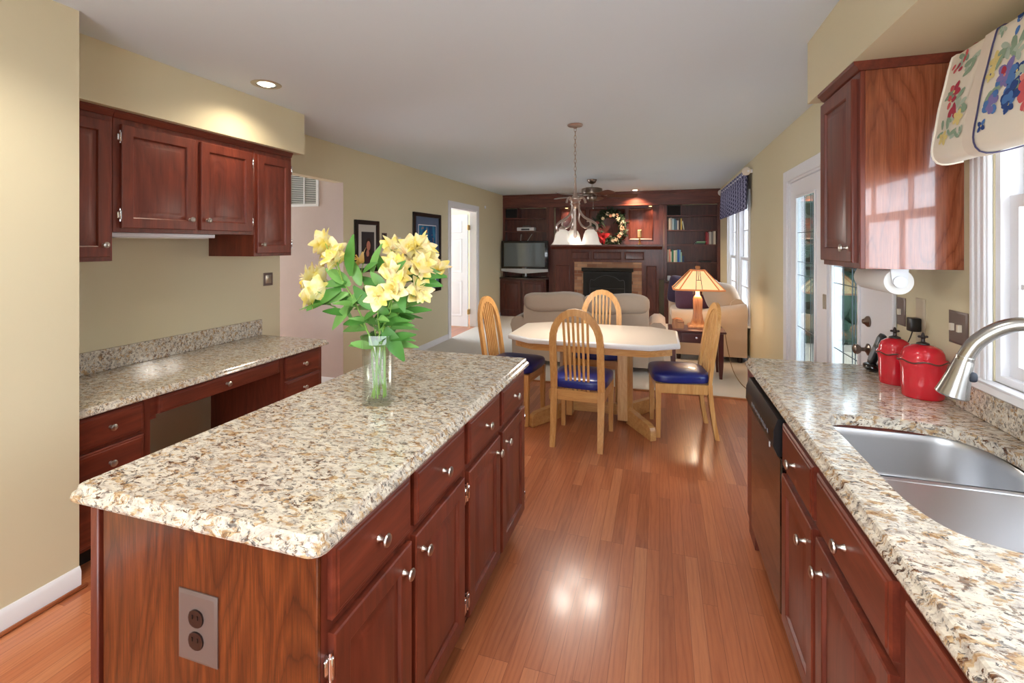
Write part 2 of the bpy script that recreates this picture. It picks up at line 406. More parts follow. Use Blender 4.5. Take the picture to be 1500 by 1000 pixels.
# french doors in the right wall: a fixed leaf and a working leaf, leaded panes
d2 = struct('door_2', MB().box(XR-.004, XR+.125, 4.70, 4.73, 0, 2.09).box(XR-.004, XR+.125, 2.80, 2.83, 0, 2.09).box(XR-.004, XR+.125, 2.83, 4.70, 2.06, 2.09).box(XR, XR+.09, 3.715, 3.785, 0, 2.06), WHITE, label='white french doors with leaded glass in the right wall')
mb = MB()
for y0, y1, z0, z1 in ((4.715, 4.82, 0, 2.17), (2.715, 2.815, 0, 2.17), (2.815, 4.715, 2.075, 2.17)):
    mb.box(XR-.02, XR, y0, y1, z0, z1, .005)
struct('casing', mb, WHITE, d2)
def door_leaf(y0, y1, gy0, gy1, z0=.02, z1=2.055, gz0=.26, gz1=1.93):
    x0, x1 = XR+.012, XR+.034
    mb = MB().box(x0, x1, y0, gy0, z0, z1).box(x0, x1, gy1, y1, z0, z1).box(x0, x1, gy0, gy1, z0, gz0).box(x0, x1, gy0, gy1, gz1, z1)
    for a, b, c, d in ((gy0-.012, gy0+.012, gz0, gz1), (gy1-.012, gy1+.012, gz0, gz1), (gy0+.012, gy1-.012, gz0, gz0+.02), (gy0+.012, gy1-.012, gz1-.02, gz1)):
        mb.box(x0-.012, x0+.004, a, b, c, d, .004)
    lf = struct('door_leaf', mb, WHITE, d2)
    struct('pane', MB().box(x0+.009, x0+.014, gy0, gy1, gz0, gz1), DGLASS, lf)
    mb = MB(); w = gy1-gy0
    for f in (.2, .3, .62): mb.box(x0+.005, x0+.0088, gy0+w*f-.002, gy0+w*f+.002, gz0, gz1)
    for z in (.52, .84, 1.27, 1.38, 1.62): mb.box(x0+.005, x0+.0088, gy0, gy1, z-.002, z+.002)
    struct('lead_lines', mb, pm('lead_came', (70, 76, 82), .4, .8), lf)
    return lf
lfix = door_leaf(3.79, 4.695, 3.99, 4.50)
lwrk = door_leaf(2.835, 3.71, 3.19, 3.64)
for z in (.35, 1.13, 1.80):
    struct('hinge', MB().box(XR-.006, XR+.012, 3.725, 3.775, z-.05, z+.05, .002).lathe([(.007, 0), (.007, .1)], (XR-.008, 3.75, z-.05)), pm('aged_hinge', (172, 160, 142), .45, .4) if 'aged_hinge' not in MAT else MAT['aged_hinge'], d2)
struct('deadbolt', MB().lathe([(.0, 0), (.03, 0), (.03, .008), (.024, .014), (.016, .02), (.012, .03), (0, .03)], (XR+.012, 3.07, 1.10), (-1, 0, 0)), AGEDN, lwrk)
struct('door_knob', MB().lathe([(0, 0), (.033, 0), (.033, .006), (.02, .012), (.011, .02), (.011, .036), (.022, .044), (.028, .056), (.026, .068), (.016, .074), (0, .075)], (XR+.012, 3.07, .945), (-1, 0, 0)), AGEDN, lwrk)
# windows
def sash_window(name, y0, y1, z0, z1, label, muntin_y=(.5,), rail=None, casing=.1, sill=True):
    x = XR
    zm = rail or (z0+z1)/2
    fr = MB().box(x+.005, x+.115, y0, y0+.025, z0, z1).box(x+.005, x+.115, y1-.025, y1, z0, z1).box(x+.005, x+.115, y0+.025, y1-.025, z1-.025, z1).box(x+.005, x+.115, y0+.025, y1-.025, z0, z0+.025)
    w = struct(name, fr, WHITE, label=label)
    mb = MB()
    for a, b, c, d in ((y0-casing, y0, z0-.02, z1+casing), (y1, y1+casing, z0-.02, z1+casing), (y0, y1, z1, z1+casing)):
        mb.box(x-.016, x, a, b, c, d, .003)
        if b-a < .2:
            for k in (.18, .5, .82): mb.box(x-.022, x-.012, a+(b-a)*k-.009, a+(b-a)*k+.009, c, d, .003)
    struct('casing', mb, WHITE, w)
    if sill: struct('sill', MB().box(x-.045, x+.02, y0-casing, y1+casing, z0-.035, z0, .006), WHITE, w)
    for k, (a, b, dx) in enumerate(((z0+.025, zm+.02, .03), (zm-.02, z1-.025, .065))):
        s = MB(); t = .04
        s.box(x+dx, x+dx+.03, y0+.026, y0+.026+t, a, b).box(x+dx, x+dx+.03, y1-.026-t, y1-.026, a, b).box(x+dx, x+dx+.03, y0+.026+t, y1-.026-t, a, a+t).box(x+dx, x+dx+.03, y0+.026+t, y1-.026-t, b-t, b)
        so = struct('sash', s, WHITE, w)
        struct('pane', MB().box(x+dx+.013, x+dx+.017, y0+.05, y1-.05, a+.03, b-.03), GLASS, so)
        m = MB()
        for f in muntin_y: m.box(x+dx+.006, x+dx+.024, y0+(y1-y0)*f-.009, y0+(y1-y0)*f+.009, a+t, b-t)
        m.box(x+dx+.006, x+dx+.024, y0+.06, y1-.06, (a+b)/2-.009, (a+b)/2+.009)
        struct('muntin', m, WHITE, so)
    return w
sash_window('window_1', .35, 2.03, 1.06, 2.1, 'white sash window over the kitchen sink', (.25, .5, .75), 1.67)
sash_window('window_2', 6.60, 7.48, .5, 2.15, 'nearer white sash window beside the loveseat', (.5,), casing=.065)
sash_window('window_3', 7.62, 8.48, .5, 2.15, 'farther white sash window beside the bookcase', (.5,), casing=.065)

# ------------------------------------------------------------------ kitchen cabinetry
def knob_mb(c, d):
    return MB().lathe([(0, 0), (.009, 0), (.007, .004), (.005, .012), (.006, .018), (.013, .021), (.0165, .025), (.015, .029), (.008, .032), (0, .0325)], c, d, 20)
RAIL = [(0, 0), (0, .017), (.004, .02), (.055, .02), (.058, .018), (.062, .009), (.072, .009), (.096, .017), (.1, .018)]
DRAW = [(0, 0), (0, .013), (.006, .017), (.012, .0175), (.016, .02), (.02, .02)]
def door(t, y0, y1, z0, z1, x, sg, knob=None, hinge=None, m=CHZ):
    d = obj('door', MB().rects('x', y0, y1, z0, z1, x, sg, RAIL), m, t, 25)
    if knob: obj('knob', knob_mb((x+sg*.02, knob[0], knob[1]), (sg, 0, 0)), NICK, d)
    if hinge is not None:
        s = 1 if hinge == y1 else -1
        for z in (z0+.07, z1-.07):
            obj('hinge', MB().box(x-.002*sg if sg > 0 else x-.022, x+.022 if sg > 0 else x+.002, min(hinge+s*.001, hinge+s*.011), max(hinge+s*.001, hinge+s*.011), z-.026, z+.026, .003).box(min(x, x+sg*.008), max(x, x+sg*.008), min(hinge+s*.003, hinge+s*.016), max(hinge+s*.003, hinge+s*.016), z-.017, z+.017, .002).tube([(x+sg*.014, hinge+s*.007, z-.034), (x+sg*.014, hinge+s*.007, z+.034)], .0045), CHROME, d)
    return d
def drawer(t, y0, y1, z0, z1, x, sg, knob=True):
    d = obj('drawer', MB().rects('x', y0, y1, z0, z1, x, sg, DRAW), CHY, t, 25)
    if knob: obj('knob', knob_mb((x+sg*.02, (y0+y1)/2, (z0+z1)/2), (sg, 0, 0)), NICK, d)
    return d
# island
def slab(mb, loop_r, z0, z1, holes=()):
    """worktop with an ogee edge; loop_r(inset) gives the outline"""
    prof = [(.012, z0), (.002, z0+.003), (0, z0+.009), (.003, z0+.018), (.011, z0+.021), (.013, z0+.025), (.016, z1-.003), (.021, z1)]
    mb.loft([[(x, y, z) for x, y in loop_r(i)] for i, z in prof], False, False)
    for z, i in ((z0, prof[0][0]), (z1, prof[-1][0])):
        mb.fill([loop_r(i)]+list(holes), z)
    for hl in holes:
        A = [mb.v((x, y, z0)) for x, y in hl]; B = [mb.v((x, y, z1)) for x, y in hl]; mb.bridge(A, B)
    return mb
isl = lambda i: rrect(-1.433+i, -.661-i, .795+i, 2.45-i, [max(.035-i, .008)]*4)
tag(obj('island_worktop', slab(MB(), isl, .880, .918), GRAN, sharp=30), 'speckled cream granite worktop of the kitchen island', 'worktop')
def island_unit(y0, y1, label, bays, end):
    t = thing('island_cabinet', label, 'cabinet', (-1.05, (y0+y1)/2, 0), group=None)
    x = -.70
    mb = MB().box(-1.39, x, y0, y1, .105, .878).box(-1.34, x-.05, y0+(.0 if end < 0 else 0), y1, 0, .105)
    obj('carcass', mb, CHZ, t)
    for (a, b, kn, hg) in bays:
        drawer(t, a, b, .70, .862, x, 1)
        door(t, a, b, .125, .672, x, 1, (kn, .612), hg)
    if end:
        obj('end_panel', MB().box(-1.36, x, y0-.012, y0-.0005, 0, .878, .002), OAKP, t)
        obj('corner_stile', MB().box(-1.395, -1.366, y0-.02, y0-.0005, 0, .878, .003), CHZ, t)
        obj('toe_kick', MB().box(x-.052, x-.048, y0, y1, 0, .104), DARK, t)
    else:
        obj('toe_kick', MB().box(x-.052, x-.048, y0, y1, 0, .104), DARK, t)
    return t
island_unit(.852, 1.6225, 'near half of the island, oak end panel with wall socket facing the camera', [(.872, 1.212, 1.165, .872), (1.236, 1.600, 1.275, 1.600)], -1)
island_unit(1.6235, 2.42, 'far half of the island, its last doors beside the left dining chair', [(1.642, 2.003, 1.955, 1.642), (2.033, 2.4, 2.08, 2.4)], 0)
# sink run
x = .455
def base_unit(y0, y1, label, bays, cat='cabinet'):
    t = thing('base_cabinet', label, cat, (.75, (y0+y1)/2, 0))
    zc = .878 if y0 > 2.5 or y1 < 1 else .66
    mb = MB().box(x, XR-.03, y0, y1, .105, zc) if zc > .8 else MB().box(x, x+.02, y0, y1, .105, .878).box(x+.02, XR-.03, y0, y0+.018, .105, .878).box(x+.02, XR-.03, y1-.018, y1, .105, .878).box(x+.02, XR-.03, y0+.018, y1-.018, .105, .125)
    mb.box(x+.06, XR-.03, y0, y1, 0, .105)
    obj('carcass', mb, CHZ, t)
    obj('toe_kick', MB().box(x+.054, x+.06, y0, y1, 0, .104), DARK, t)
    for (a, b, kn, hg) in bays:
        drawer(t, a, b, .70, .86, x, -1); door(t, a, b, .125, .672, x, -1, (kn, .60), hg)
    return t
base_unit(1.085, 2.0, 'cherry sink cabinet with two doors between dishwasher and photo edge', [(1.56+.06, 1.985, 1.68, None), (1.12, 1.585, 1.525, 1.12)])
base_unit(.20, 1.084, 'cherry base cabinet nearest the camera on the sink side', [(.66, 1.066, .70, 1.066), (.22, .63, .59, .22)])
t = thing('dishwasher', 'black dishwasher under the granite counter end', 'dishwasher', (.75, 2.3, 0))
obj('body', MB().box(.47, XR-.03, 2.005, 2.605, .1, .872), BLACK, t)
obj('door_panel', MB().box(.437, .47, 2.008, 2.602, .12, .715, .006), pm('dark_mirror_panel', (28, 16, 14), .08, coat=.6), t)
pr = [(.47, .722), (.428, .722), (.412, .76), (.414, .82), (.428, .862), (.47, .868)]
cp = obj('control_panel', MB().loft([[(a, 2.008, z) for a, z in pr], [(a, 2.602, z) for a, z in pr]]), BLACK, t)
mb = MB()
for i in range(9): mb.box(.4105, .4125, 2.10+i*.04, 2.115+i*.04+(.008 if i % 3 else 0), .775, .79)
obj('button', mb, pm('printed_grey', (120, 120, 124), .5), cp)
obj('latch', MB().box(.409, .413, 2.06, 2.068, .735, .755), pm('pale_mark', (200, 200, 205), .4), cp)
obj('toe_kick', MB().box(.51, .53, 2.008, 2.602, 0, .1), BLACK, t)
t = thing('end_panel', 'cherry end panel closing the sink run past the dishwasher', 'panel', (.75, 2.69, 0))
obj('panel', MB().box(.455, XR, 2.607, 2.77, 0, .878, .002), CHZ, t)
obj('face_strip', MB().box(.447, .4545, 2.607, 2.77, .1, .878, .002), CHZ, t)
cut = [(p[0], p[1]) for p in smooth_path([(a, b, 0) for a, b in [(.558, 1.87), (.556, 1.70), (.556, 1.50), (.562, 1.34), (.60, 1.235), (.70, 1.185), (.84, 1.18), (.93, 1.21), (.985, 1.32), (.995, 1.48), (.995, 1.66), (.985, 1.82), (.93, 1.92), (.82, 1.965), (.70, 1.975), (.60, 1.955)]], 5, True)]
rct = lambda i: rrect(.435+i, XR-.001, .1, 2.82-i, [.02, max(.045-i, .01), .02, .02])
tag(obj('sink_worktop', slab(MB(), rct, .880, .918, [cut]), GRAN, sharp=30), 'speckled granite worktop around the steel sink', 'worktop')
tag(obj('sink_backsplash', MB().box(XR-.024, XR-.001, .1, 2.20, .9185, 1.022, .003), GRAN), 'granite upstand under the kitchen window', 'backsplash')
# sink
t = thing('sink', 'double bowl stainless steel sink set under the granite', 'sink', (.78, 1.57, .7))
far = rrect(.548, 1.003, 1.605, 1.983, [.13, .05, .04, .06], 8)
near = rrect(.548, 1.003, 1.172, 1.575, [.06, .04, .10, .13], 8)
obj('divider', MB().puff((.775, 1.59, .853), (.228, .0155, .0155), 4, 8), STEEL, t, 80)
outer = [((px-.78)*1.07+.78, (py-1.575)*1.06+1.575) for px, py in cut]
lip = MB(); lip.fill([outer, far, near], .868)
obj('rim', lip, STEEL, t)
for nm, lp, zb in (('bowl', far, .70), ('bowl', near, .68)):
    cx = sum(p[0] for p in lp)/len(lp); cy = sum(p[1] for p in lp)/len(lp)
    sc = lambda s, z: [((px-cx)*s+cx, (py-cy)*s+cy, z) for px, py in lp]
    bw = obj(nm, MB().loft([sc(1, .868), sc(.985, .862), sc(.975, .84), sc(.955, zb+.03), sc(.93, zb+.01), sc(.86, zb), sc(.15, zb-.004)], False, True), STEEL, t, 60)
    obj('drain', MB().lathe([(0, 0), (.045, 0), (.043, .004), (.03, .002), (0, .001)], (cx, cy, zb-.002)), CHROME, bw)
# faucet
t = thing('faucet', 'brushed steel gooseneck faucet over the sink', 'faucet', (1.035, 1.58, .918))
obj('base', MB().lathe([(0, 0), (.03, 0), (.03, .006), (.024, .012), (.02, .07), (.018, .1), (0, .1)], (1.035, 1.58, .918)), FAUC, t)
def fa(s, z): return (1.035-.213*s, 1.58+.095*s, z)
neck = smooth_path([fa(0, 1.0), fa(0, 1.12), fa(.02, 1.2), fa(.14, 1.28), fa(.38, 1.312), fa(.62, 1.30), fa(.84, 1.255), fa(.95, 1.205)], 6)
obj('neck', MB().tube(neck, .0195, 16), FAUC, t)
a = Vector(fa(.95, 1.205)); dv = Vector((-.028, .012, -.12)).normalized()
hd = obj('spray_head', MB().lathe([(0, -.004), (.0205, -.004), (.0215, 0), (.0205, .004), (.022, .01), (.027, .05), (.034, .09), (.039, .114), (.036, .118), (0, .118)], a, dv, 24), FAUC, t)
obj('button', MB().puff(a+dv*.05+Vector((.022, -.017, -.004)), (.01, .009, .014), 3), pm('dark_rubber', (30, 36, 48), .5), hd)
obj('lever', MB().tube([(1.035, 1.56, 1.0), (1.035, 1.50, 1.01), (1.04, 1.46, 1.03)], [.011, .008, .006], 10), FAUC, t)
# right wall cabinet
t = thing('wall_cabinet', 'cherry wall cabinet with glossy oak side beside the floral valance', 'cabinet', (.92, 2.4, 1.43))
obj('carcass', MB().box(.775, XR-.001, 2.192, 2.62, 1.43, 2.212), OAKR, t)
obj('face_frame', MB().box(.757, .7748, 2.19, 2.622, 1.43, 2.212, .002), CHZ, t)
door(t, 2.222, 2.605, 1.452, 2.19, .757, -1, (2.262, 1.512))
pr = [(.757, 2.2125), (.748, 2.218), (.742, 2.23), (.733, 2.236), (.733, 2.2495), (XR-.001, 2.2495), (XR-.001, 2.2125)]
obj('crown', MB().loft([[(a, 2.183, z) for a, z in pr], [(a, 2.63, z) for a, z in pr]]), CHY, t)
# desk wall cabinets
def upper(y0, y1, z0, label, bays):
    t = thing('wall_cabinet', label, 'cabinet', (-3.0, (y0+y1)/2, z0)); xf = -2.785
    obj('carcass', MB().box(XL+.001, xf-.018, y0, y1, z0, 2.205), CHZ, t)
    obj('face_frame', MB().box(xf-.0178, xf, y0+.0005, y1-.0005, z0, 2.205, .0015), CHZ, t)
    for a, b, kn, hg in bays: door(t, a, b, z0+.022, 2.175, xf, 1, (kn, z0+.085), hg)
    pr = [(xf, 2.206), (xf+.006, 2.212), (xf+.012, 2.228), (xf+.02, 2.234), (xf+.02, 2.244), (xf-.1, 2.244), (xf-.1, 2.206)]
    obj('crown', MB().loft([[(a, y0+.0005, z) for a, z in pr], [(a, y1-.0005, z) for a, z in pr]]), CHY, t)
upper(1.435, 1.765, 1.437, 'tall cherry wall cabinet cut off by the near left wall', [(1.45, 1.745, 1.71, None)])
upper(1.766, 2.682, 1.592, 'short two-door cherry wall cabinet over the desk', [(1.80, 2.225, 2.185, 1.80), (2.262, 2.655, 2.30, 2.655)])
upper(2.683, 3.045, 1.437, 'tall narrow cherry wall cabinet beside the hall opening', [(2.702, 3.025, 2.74, 3.025)])
t = thing('cabinet_light', 'slim white light strip under the short wall cabinet', 'light', (-2.95, 2.1, 1.57))
obj('housing', MB().box(-2.93, -2.86, 1.80, 2.44, 1.566, 1.5915, .004), WHITE, t)
obj('diffuser', MB().box(-2.92, -2.87, 1.84, 2.40, 1.561, 1.5655, .002), pm('frosted_plastic', (240, 240, 236), .4), t)
# desk
xd = -2.565
dk = lambda i: rrect(XL+.001, -2.515-i, 1.435, 3.17-i, [max(.03-i, .008), .004, .004, .004])
tag(obj('desk_worktop', slab(MB(), dk, .727, .765), GRAN, sharp=30), 'lower granite desk worktop along the left wall', 'worktop')
tag(obj('desk_backsplash', MB().box(XL+.001, XL+.024, 1.435, 3.16, .7655, .893, .003), GRAN), 'granite upstand behind the desk worktop', 'backsplash')
def desk_unit(y0, y1, label, fronts, ky):
    t = thing('desk_cabinet', label, 'cabinet', (-2.88, (y0+y1)/2, 0))
    obj('carcass', MB().box(XL+.001, xd, y0, y1, .09, .725), CHZ, t)
    obj('toe_kick', MB().box(XL+.001, xd-.06, y0, y1, 0, .089), DARK, t)
    for z0, z1 in fronts: drawer(t, ky[0], ky[1], z0, z1, xd, 1)
desk_unit(1.435, 1.805, 'cherry desk drawer unit beside the near left wall', [(.565, .715), (.385, .547), (.11, .367)], (1.445, 1.765))
desk_unit(2.70, 3.125, 'cherry desk drawer unit at the hall end of the desk', [(.555, .71), (.375, .537), (.11, .357)], (2.735, 3.09))
t = thing('pencil_drawer', 'wide shallow cherry drawer over the desk kneehole', 'drawer', (-2.8, 2.25, .6))
obj('apron', MB().box(-3.0, xd, 1.806, 2.699, .62, .7255), CHY, t)
obj('knob', knob_mb((xd+.02, 2.25, .668), (1, 0, 0)), NICK, obj('drawer_front', MB().rects('x', 1.84, 2.675, .622, .714, xd, 1, DRAW), CHY, t, 25))
obj('rail', MB().box(xd-.02, xd, 1.806, 1.835, .60, .6195), CHY, t)
# wall plates
def plate(name, label, cat, axis, p, sg, u0, u1, z0, z1, m=GREYPL, bits=()):
    c = (p, (u0+u1)/2, z0) if axis == 'x' else ((u0+u1)/2, p, z0)
    t = thing(name, label, cat, c)
    obj('plate', MB().rects(axis, u0, u1, z0, z1, p, sg, [(0, .0005), (0, .003), (.006, .006), (.01, .006)]), m, t)
    for nm, a, b, c_, d, o, mm in bits:
        obj(nm, MB().rects(axis, a, b, c_, d, p, sg, [(0, .0055), (.0, o), (.002, o+.001)]), mm, t)
    return t
IV = pm('ivory_switch', (226, 216, 196), .4)
plate('wall_outlet', 'pewter double socket on the island end panel', 'outlet', 'y', .84, -1, -1.095, -.975, .545, .71, GREYPL)
so = [o for o in bpy.data.objects if o.name == 'wall_outlet'][0]
for z in (.60, .652):
    s = obj('socket', MB().loft([[(-1.035+.024*math.cos(a)*(1 if abs(math.cos(a)) < .8 else .92), .834-k, z+.0205*math.sin(a)) for a in [i*PI/8 for i in range(16)]] for k in (0, .004)]), DBROWN, so)
    obj('slots', MB().box(-1.045, -1.042, .8285, .8298, z, z+.009).box(-1.029, -1.026, .8285, .8298, z, z+.009), BLACK, s)
plate('light_switch', 'pewter toggle switch plate under the paper towel roll', 'switch', 'x', XR, -1, 2.63, 2.71, 1.145, 1.275, GREYPL, [('toggle', 2.664, 2.676, 1.195, 1.222, .018, IV)])
plate('light_switch', 'pewter two-toggle switch plate beside the kitchen window', 'switch', 'x', XR, -1, 2.165, 2.285, 1.145, 1.27, GREYPL, [('toggle', 2.195, 2.207, 1.195, 1.222, .018, IV), ('toggle', 2.243, 2.255, 1.195, 1.222, .018, IV)])
plate('wall_outlet', 'stone coloured socket plate with a black charger plugged in', 'outlet', 'x', XR, -1, 2.46, 2.535, 1.10, 1.29, PLATE)
plate('light_switch', 'pewter switch plate under the far desk wall cabinet', 'switch', 'x', XL, 1, 3.19, 3.29, 1.17, 1.28, GREYPL, [('rocker', 3.21, 3.27, 1.19, 1.26, .008, NICK)])
plate('light_switch', 'small dark switch plate beside the framed portrait', 'switch', 'x', XL, 1, 4.98, 5.09, 1.55, 1.66, GREYPL, [('toggle', 5.01, 5.06, 1.565, 1.60, .008, DBROWN), ('toggle', 5.01, 5.06, 1.61, 1.645, .008, DBROWN)])
t = plate('thermostat', 'white thermostat between the portrait and the blue picture', 'thermostat', 'x', XL, 1, 5.20, 5.42, 1.50, 1.61, WHITE, [('display', 5.30, 5.37, 1.535, 1.59, .016, pm('lcd_grey', (110, 116, 110), .3))])
t = thing('return_vent', 'white slatted air return high on the lilac hall wall', 'vent', (-3.6, 4.254, 1.93))
mb = MB()
for a, b, c, d in ((-4.1, -3.52, 1.935, 1.965), (-4.1, -3.52, 2.37, 2.40), (-4.1, -4.07, 1.965, 2.37), (-3.55, -3.52, 1.965, 2.37), (-3.715, -3.70, 1.965, 2.37), (-3.90, -3.885, 1.965, 2.37)): mb.box(a, b, 4.24, 4.254, c, d)
obj('frame', mb, WHITE, t)
mb = MB()
for i in range(20): mb.box(-4.07, -3.55, 4.245, 4.249, 1.97+i*.02, 1.982+i*.02)
obj('slats', mb, pm('vent_slat', (190, 192, 190), .5), t)
obj('duct', MB().box(-4.07, -3.55, 4.2505, 4.2535, 1.965, 2.37), pm('duct_dark', (60, 60, 60), .8), t)
# ------------------------------------------------------------------ dining table and chairs
t = thing('dining_table', 'octagonal white-topped dining table on a honey oak trestle', 'table', (-.55, 4.19, 0))
def octa(i, x0=-1.255, x1=.155, y0=3.745, y1=4.635, cx=.22, cy=.15):
    x0 += i; x1 -= i; y0 += i; y1 -= i; k = i*.45
    return [(x0, y0+cy-k), (x0+cx-k, y0), (x1-cx+k, y0), (x1, y0+cy-k), (x1, y1-cy+k), (x1-cx+k, y1), (x0+cx-k, y1), (x0, y1-cy+k)]
mb = MB().loft([[(a, b, z) for a, b in octa(i)] for i, z in ((.02, .705), (.004, .709), (0, .718), (0, .735), (.006, .744), (.02, .749))], True, False)
o = obj('edge', mb, TEDGE, t)
obj('tabletop', MB().loft([[(a, b, z) for a, b in octa(.0195)] for z in (.73, .7495)]), TTOP, t, label='whitewashed tabletop')
ap = MB(); A = [[(a, b, z) for a, b in octa(i)] for i, z in ((.06, .704), (.06, .645), (.085, .645), (.085, .704))]
ap.loft(A+[A[0]], False, False); obj('apron', ap, OAKX, t)
for sx in (-1, 1):
    px = -.535+sx*.255
    obj('post', MB().prism([(px-sx*.06, 4.19-.10), (px+sx*.02, 4.19-.10), (px+sx*.06, 4.19-.03), (px+sx*.06, 4.19+.03), (px+sx*.02, 4.19+.10), (px-sx*.06, 4.19+.10)], 'z', .03, .704), OAK, t)
    for sy in (-1, 1):
        a = Vector((px+sx*.03, 4.19+sy*.06, 0)); b = Vector((px+sx*.235, 4.19+sy*.385, 0)); d = (b-a).normalized(); n = Vector((-d.y, d.x, 0))*.024
        L = []
        for q, zt in ((a, .135), (b-d*.06, .115), (b-d*.015, .10), (b, .075)):
            L.append([q-n+Vector((0, 0, .004)), q+n+Vector((0, 0, .004)), q+n+Vector((0, 0, zt)), q-n+Vector((0, 0, zt))])
        obj('foot', MB().loft(L), OAKX, t)
obj('stretcher', MB().box(-.535-.196, -.535+.196, 4.165, 4.215, .05, .14, .004), OAKX, t)
obj('support', MB().box(-.85, -.22, 4.12, 4.26, .66, .70), OAKX, t)

def make_chair(label):
    t = thing('dining_chair', label, 'chair', group='oak dining chairs around the table', local=True)
    w = .205
    obj('seat', MB().puff((0, .012, .468), (.222, .225, .044), 5, 8, None, lambda q: Vector((q.x*(1+.05*q.y/.2), q.y, q.z+.012*(1-(q.x/.222)**2)*(1-(q.y/.225)**2)*(q.z > 0)))), BLUE, t, 60)
    # rear posts with the bent arch as one hoop
    def back_y(z): return -.195-.055*max(0, (.43-z)/.43)**1.6-.10*max(0, (z-.43)/.62)**1.2
    pts = []
    for z in (.43, .52, .62, .72, .79): pts.append((-w+.026, z))
    for k in range(1, 12):
        a = PI-k*PI/12; pts.append((math.cos(a)*(w-.026), .79+math.sin(a)*.235))
    for z in (.79, .72, .62, .52, .43): pts.append((w-.026, z))
    rings = []
    for i, (px, z) in enumerate(pts):
        a = pts[max(i-1, 0)]; b = pts[min(i+1, len(pts)-1)]
        tx, tz = b[0]-a[0], b[1]-a[1]; L = math.hypot(tx, tz); nx, nz = -tz/L, tx/L
        hw = .026; hd = .013
        rings.append([(px+nx*hw*s1, back_y(z)+hd*s2, z+nz*hw*s1) for s1, s2 in ((-1, -1), (1, -1), (1, 1), (-1, 1))])
    obj('back_hoop', MB().loft(rings), OAK, t, 50)
    for s in (-1, 1):
        R = []
        for z, hw in ((0, .020), (.12, .022), (.26, .025), (.36, .026), (.4295, .026)):
            y = back_y(z); R.append([(s*(w-.026)-hw, y-.017, z), (s*(w-.026)+hw, y-.017, z), (s*(w-.026)+hw, y+.016, z), (s*(w-.026)-hw, y+.016, z)])
        obj('leg', MB().loft(R), OAK, t)
        R = [[(s*.198-h_, .195-h_, z), (s*.198+h_, .195-h_, z), (s*.198+h_, .195+h_, z), (s*.198-h_, .195+h_, z)] for z, h_ in ((0, .016), (.2, .019), (.43, .021))]
        obj('leg', MB().loft(R), OAK, t)
        obj('side_rail', MB().box(s*.195-.011, s*.195+.011, -.18, .175, .352, .428, .002), OAK, t)
    obj('rear_rail', MB().box(-.153, .153, -.212, -.185, .345, .425, .002), OAKX, t)
    obj('front_rail', MB().box(-.178, .178, .182, .205, .352, .428, .002), OAKX, t)
    for k in range(6):
        sx = (k-2.5)*.033; zt = .79+.235*math.sqrt(max(0, 1-(sx/(w-.026))**2))-.022
        R = []
        for i in range(7):
            z = .424+(zt-.424)*i/6; y = back_y(z); xx = sx*(1+.10*i/6)
            R.append([(xx-.0088, y-.005, z), (xx+.0088, y-.005, z), (xx+.0088, y+.005, z), (xx-.0088, y+.005, z)])
        obj('slat', MB().loft(R), OAK, t)
    return t
ch = make_chair('oak dining chair with its slatted back to the camera, nearest')
ch.location = (-.583, 3.735, 0); ch.rotation_euler = (0, 0, math.radians(-2))
for (cx, cy, rz, lb) in ((-.575, 4.70, 180, 'oak dining chair behind the table, backing onto the sofa'), (-1.235, 4.03, -96, 'oak dining chair at the left end of the table, partly behind the island'), (.155, 4.13, 98, 'oak dining chair at the right end of the table, seat fully shown')):
    dup(ch, (cx, cy, 0), math.radians(rz), lb)

# ------------------------------------------------------------------ living room seating
t = thing('sofa', 'taupe sofa with its back to the dining table', 'sofa', (-.82, 6.1, .012))
bk = MB(); pr = [(5.66, .09), (5.66, .66), (5.68, .76), (5.74, .80), (5.84, .80), (5.88, .74), (5.90, .09)]
bk.loft([[(a, y, z) for y, z in pr] for a in (-1.62, -.12)]); obj('back', bk, SOFAF, t, 50)
obj('base', MB().box(-1.62, -.12, 5.90, 6.42, .09, .36, .02, 2), SOFAF, t)
for cx in (-1.245, -.495):
    obj('back_cushion', MB().puff((cx, 5.775, .81), (.385, .15, .115), 4, 8, None, lambda q: Vector((q.x, q.y-.02*(1-(q.x/.41)**2), q.z+.012*math.sin(q.x*9)))), SOFAF, t, 80)
    obj('seat_cushion', MB().puff((cx, 6.17, .43), (.37, .28, .08), 5, 6), SOFAF, t, 80)
for s, c in ((-1, -1.70), (1, -.035)):
    am = MB(); P = [(c+.085, .09), (c+.085, .44), (c+.11, .50), (c+.105, .57), (c+.05, .615), (c-.03, .615), (c-.085, .575), (c-.105, .51), (c-.085, .44), (c-.08, .09)]
    am.loft([[(a, y, z) for a, z in P] for y in (5.70, 5.74, 6.42, 6.45)]); obj('arm', am, SOFAF, t, 50)
for a, b in ((-1.70, 5.74), (-.05, 5.74), (-1.70, 6.38), (-.05, 6.38)):
    obj('leg', MB().lathe([(.022, 0), (.03, .078)], (a, b, .012)), pm('dark_wood_leg', (52, 24, 18), .35) if 'dark_wood_leg' not in MAT else MAT['dark_wood_leg'], t)
LEGM = MAT['dark_wood_leg']
t = thing('loveseat', 'beige rolled-arm loveseat against the window wall', 'sofa', (.6, 7.5, .012))
obj('base', MB().box(.22, .90, 6.68, 8.40, .09, .38, .02, 2), SOFAG, t)
bk = MB(); pr = [(.82, .09), (.86, .68), (.89, .78), (.94, .82), (1.0, .81), (1.05, .75), (1.05, .09)]
bk.loft([[(a, y, z) for a, z in pr] for y in (6.66, 8.42)]); obj('back', bk, SOFAG, t, 50)
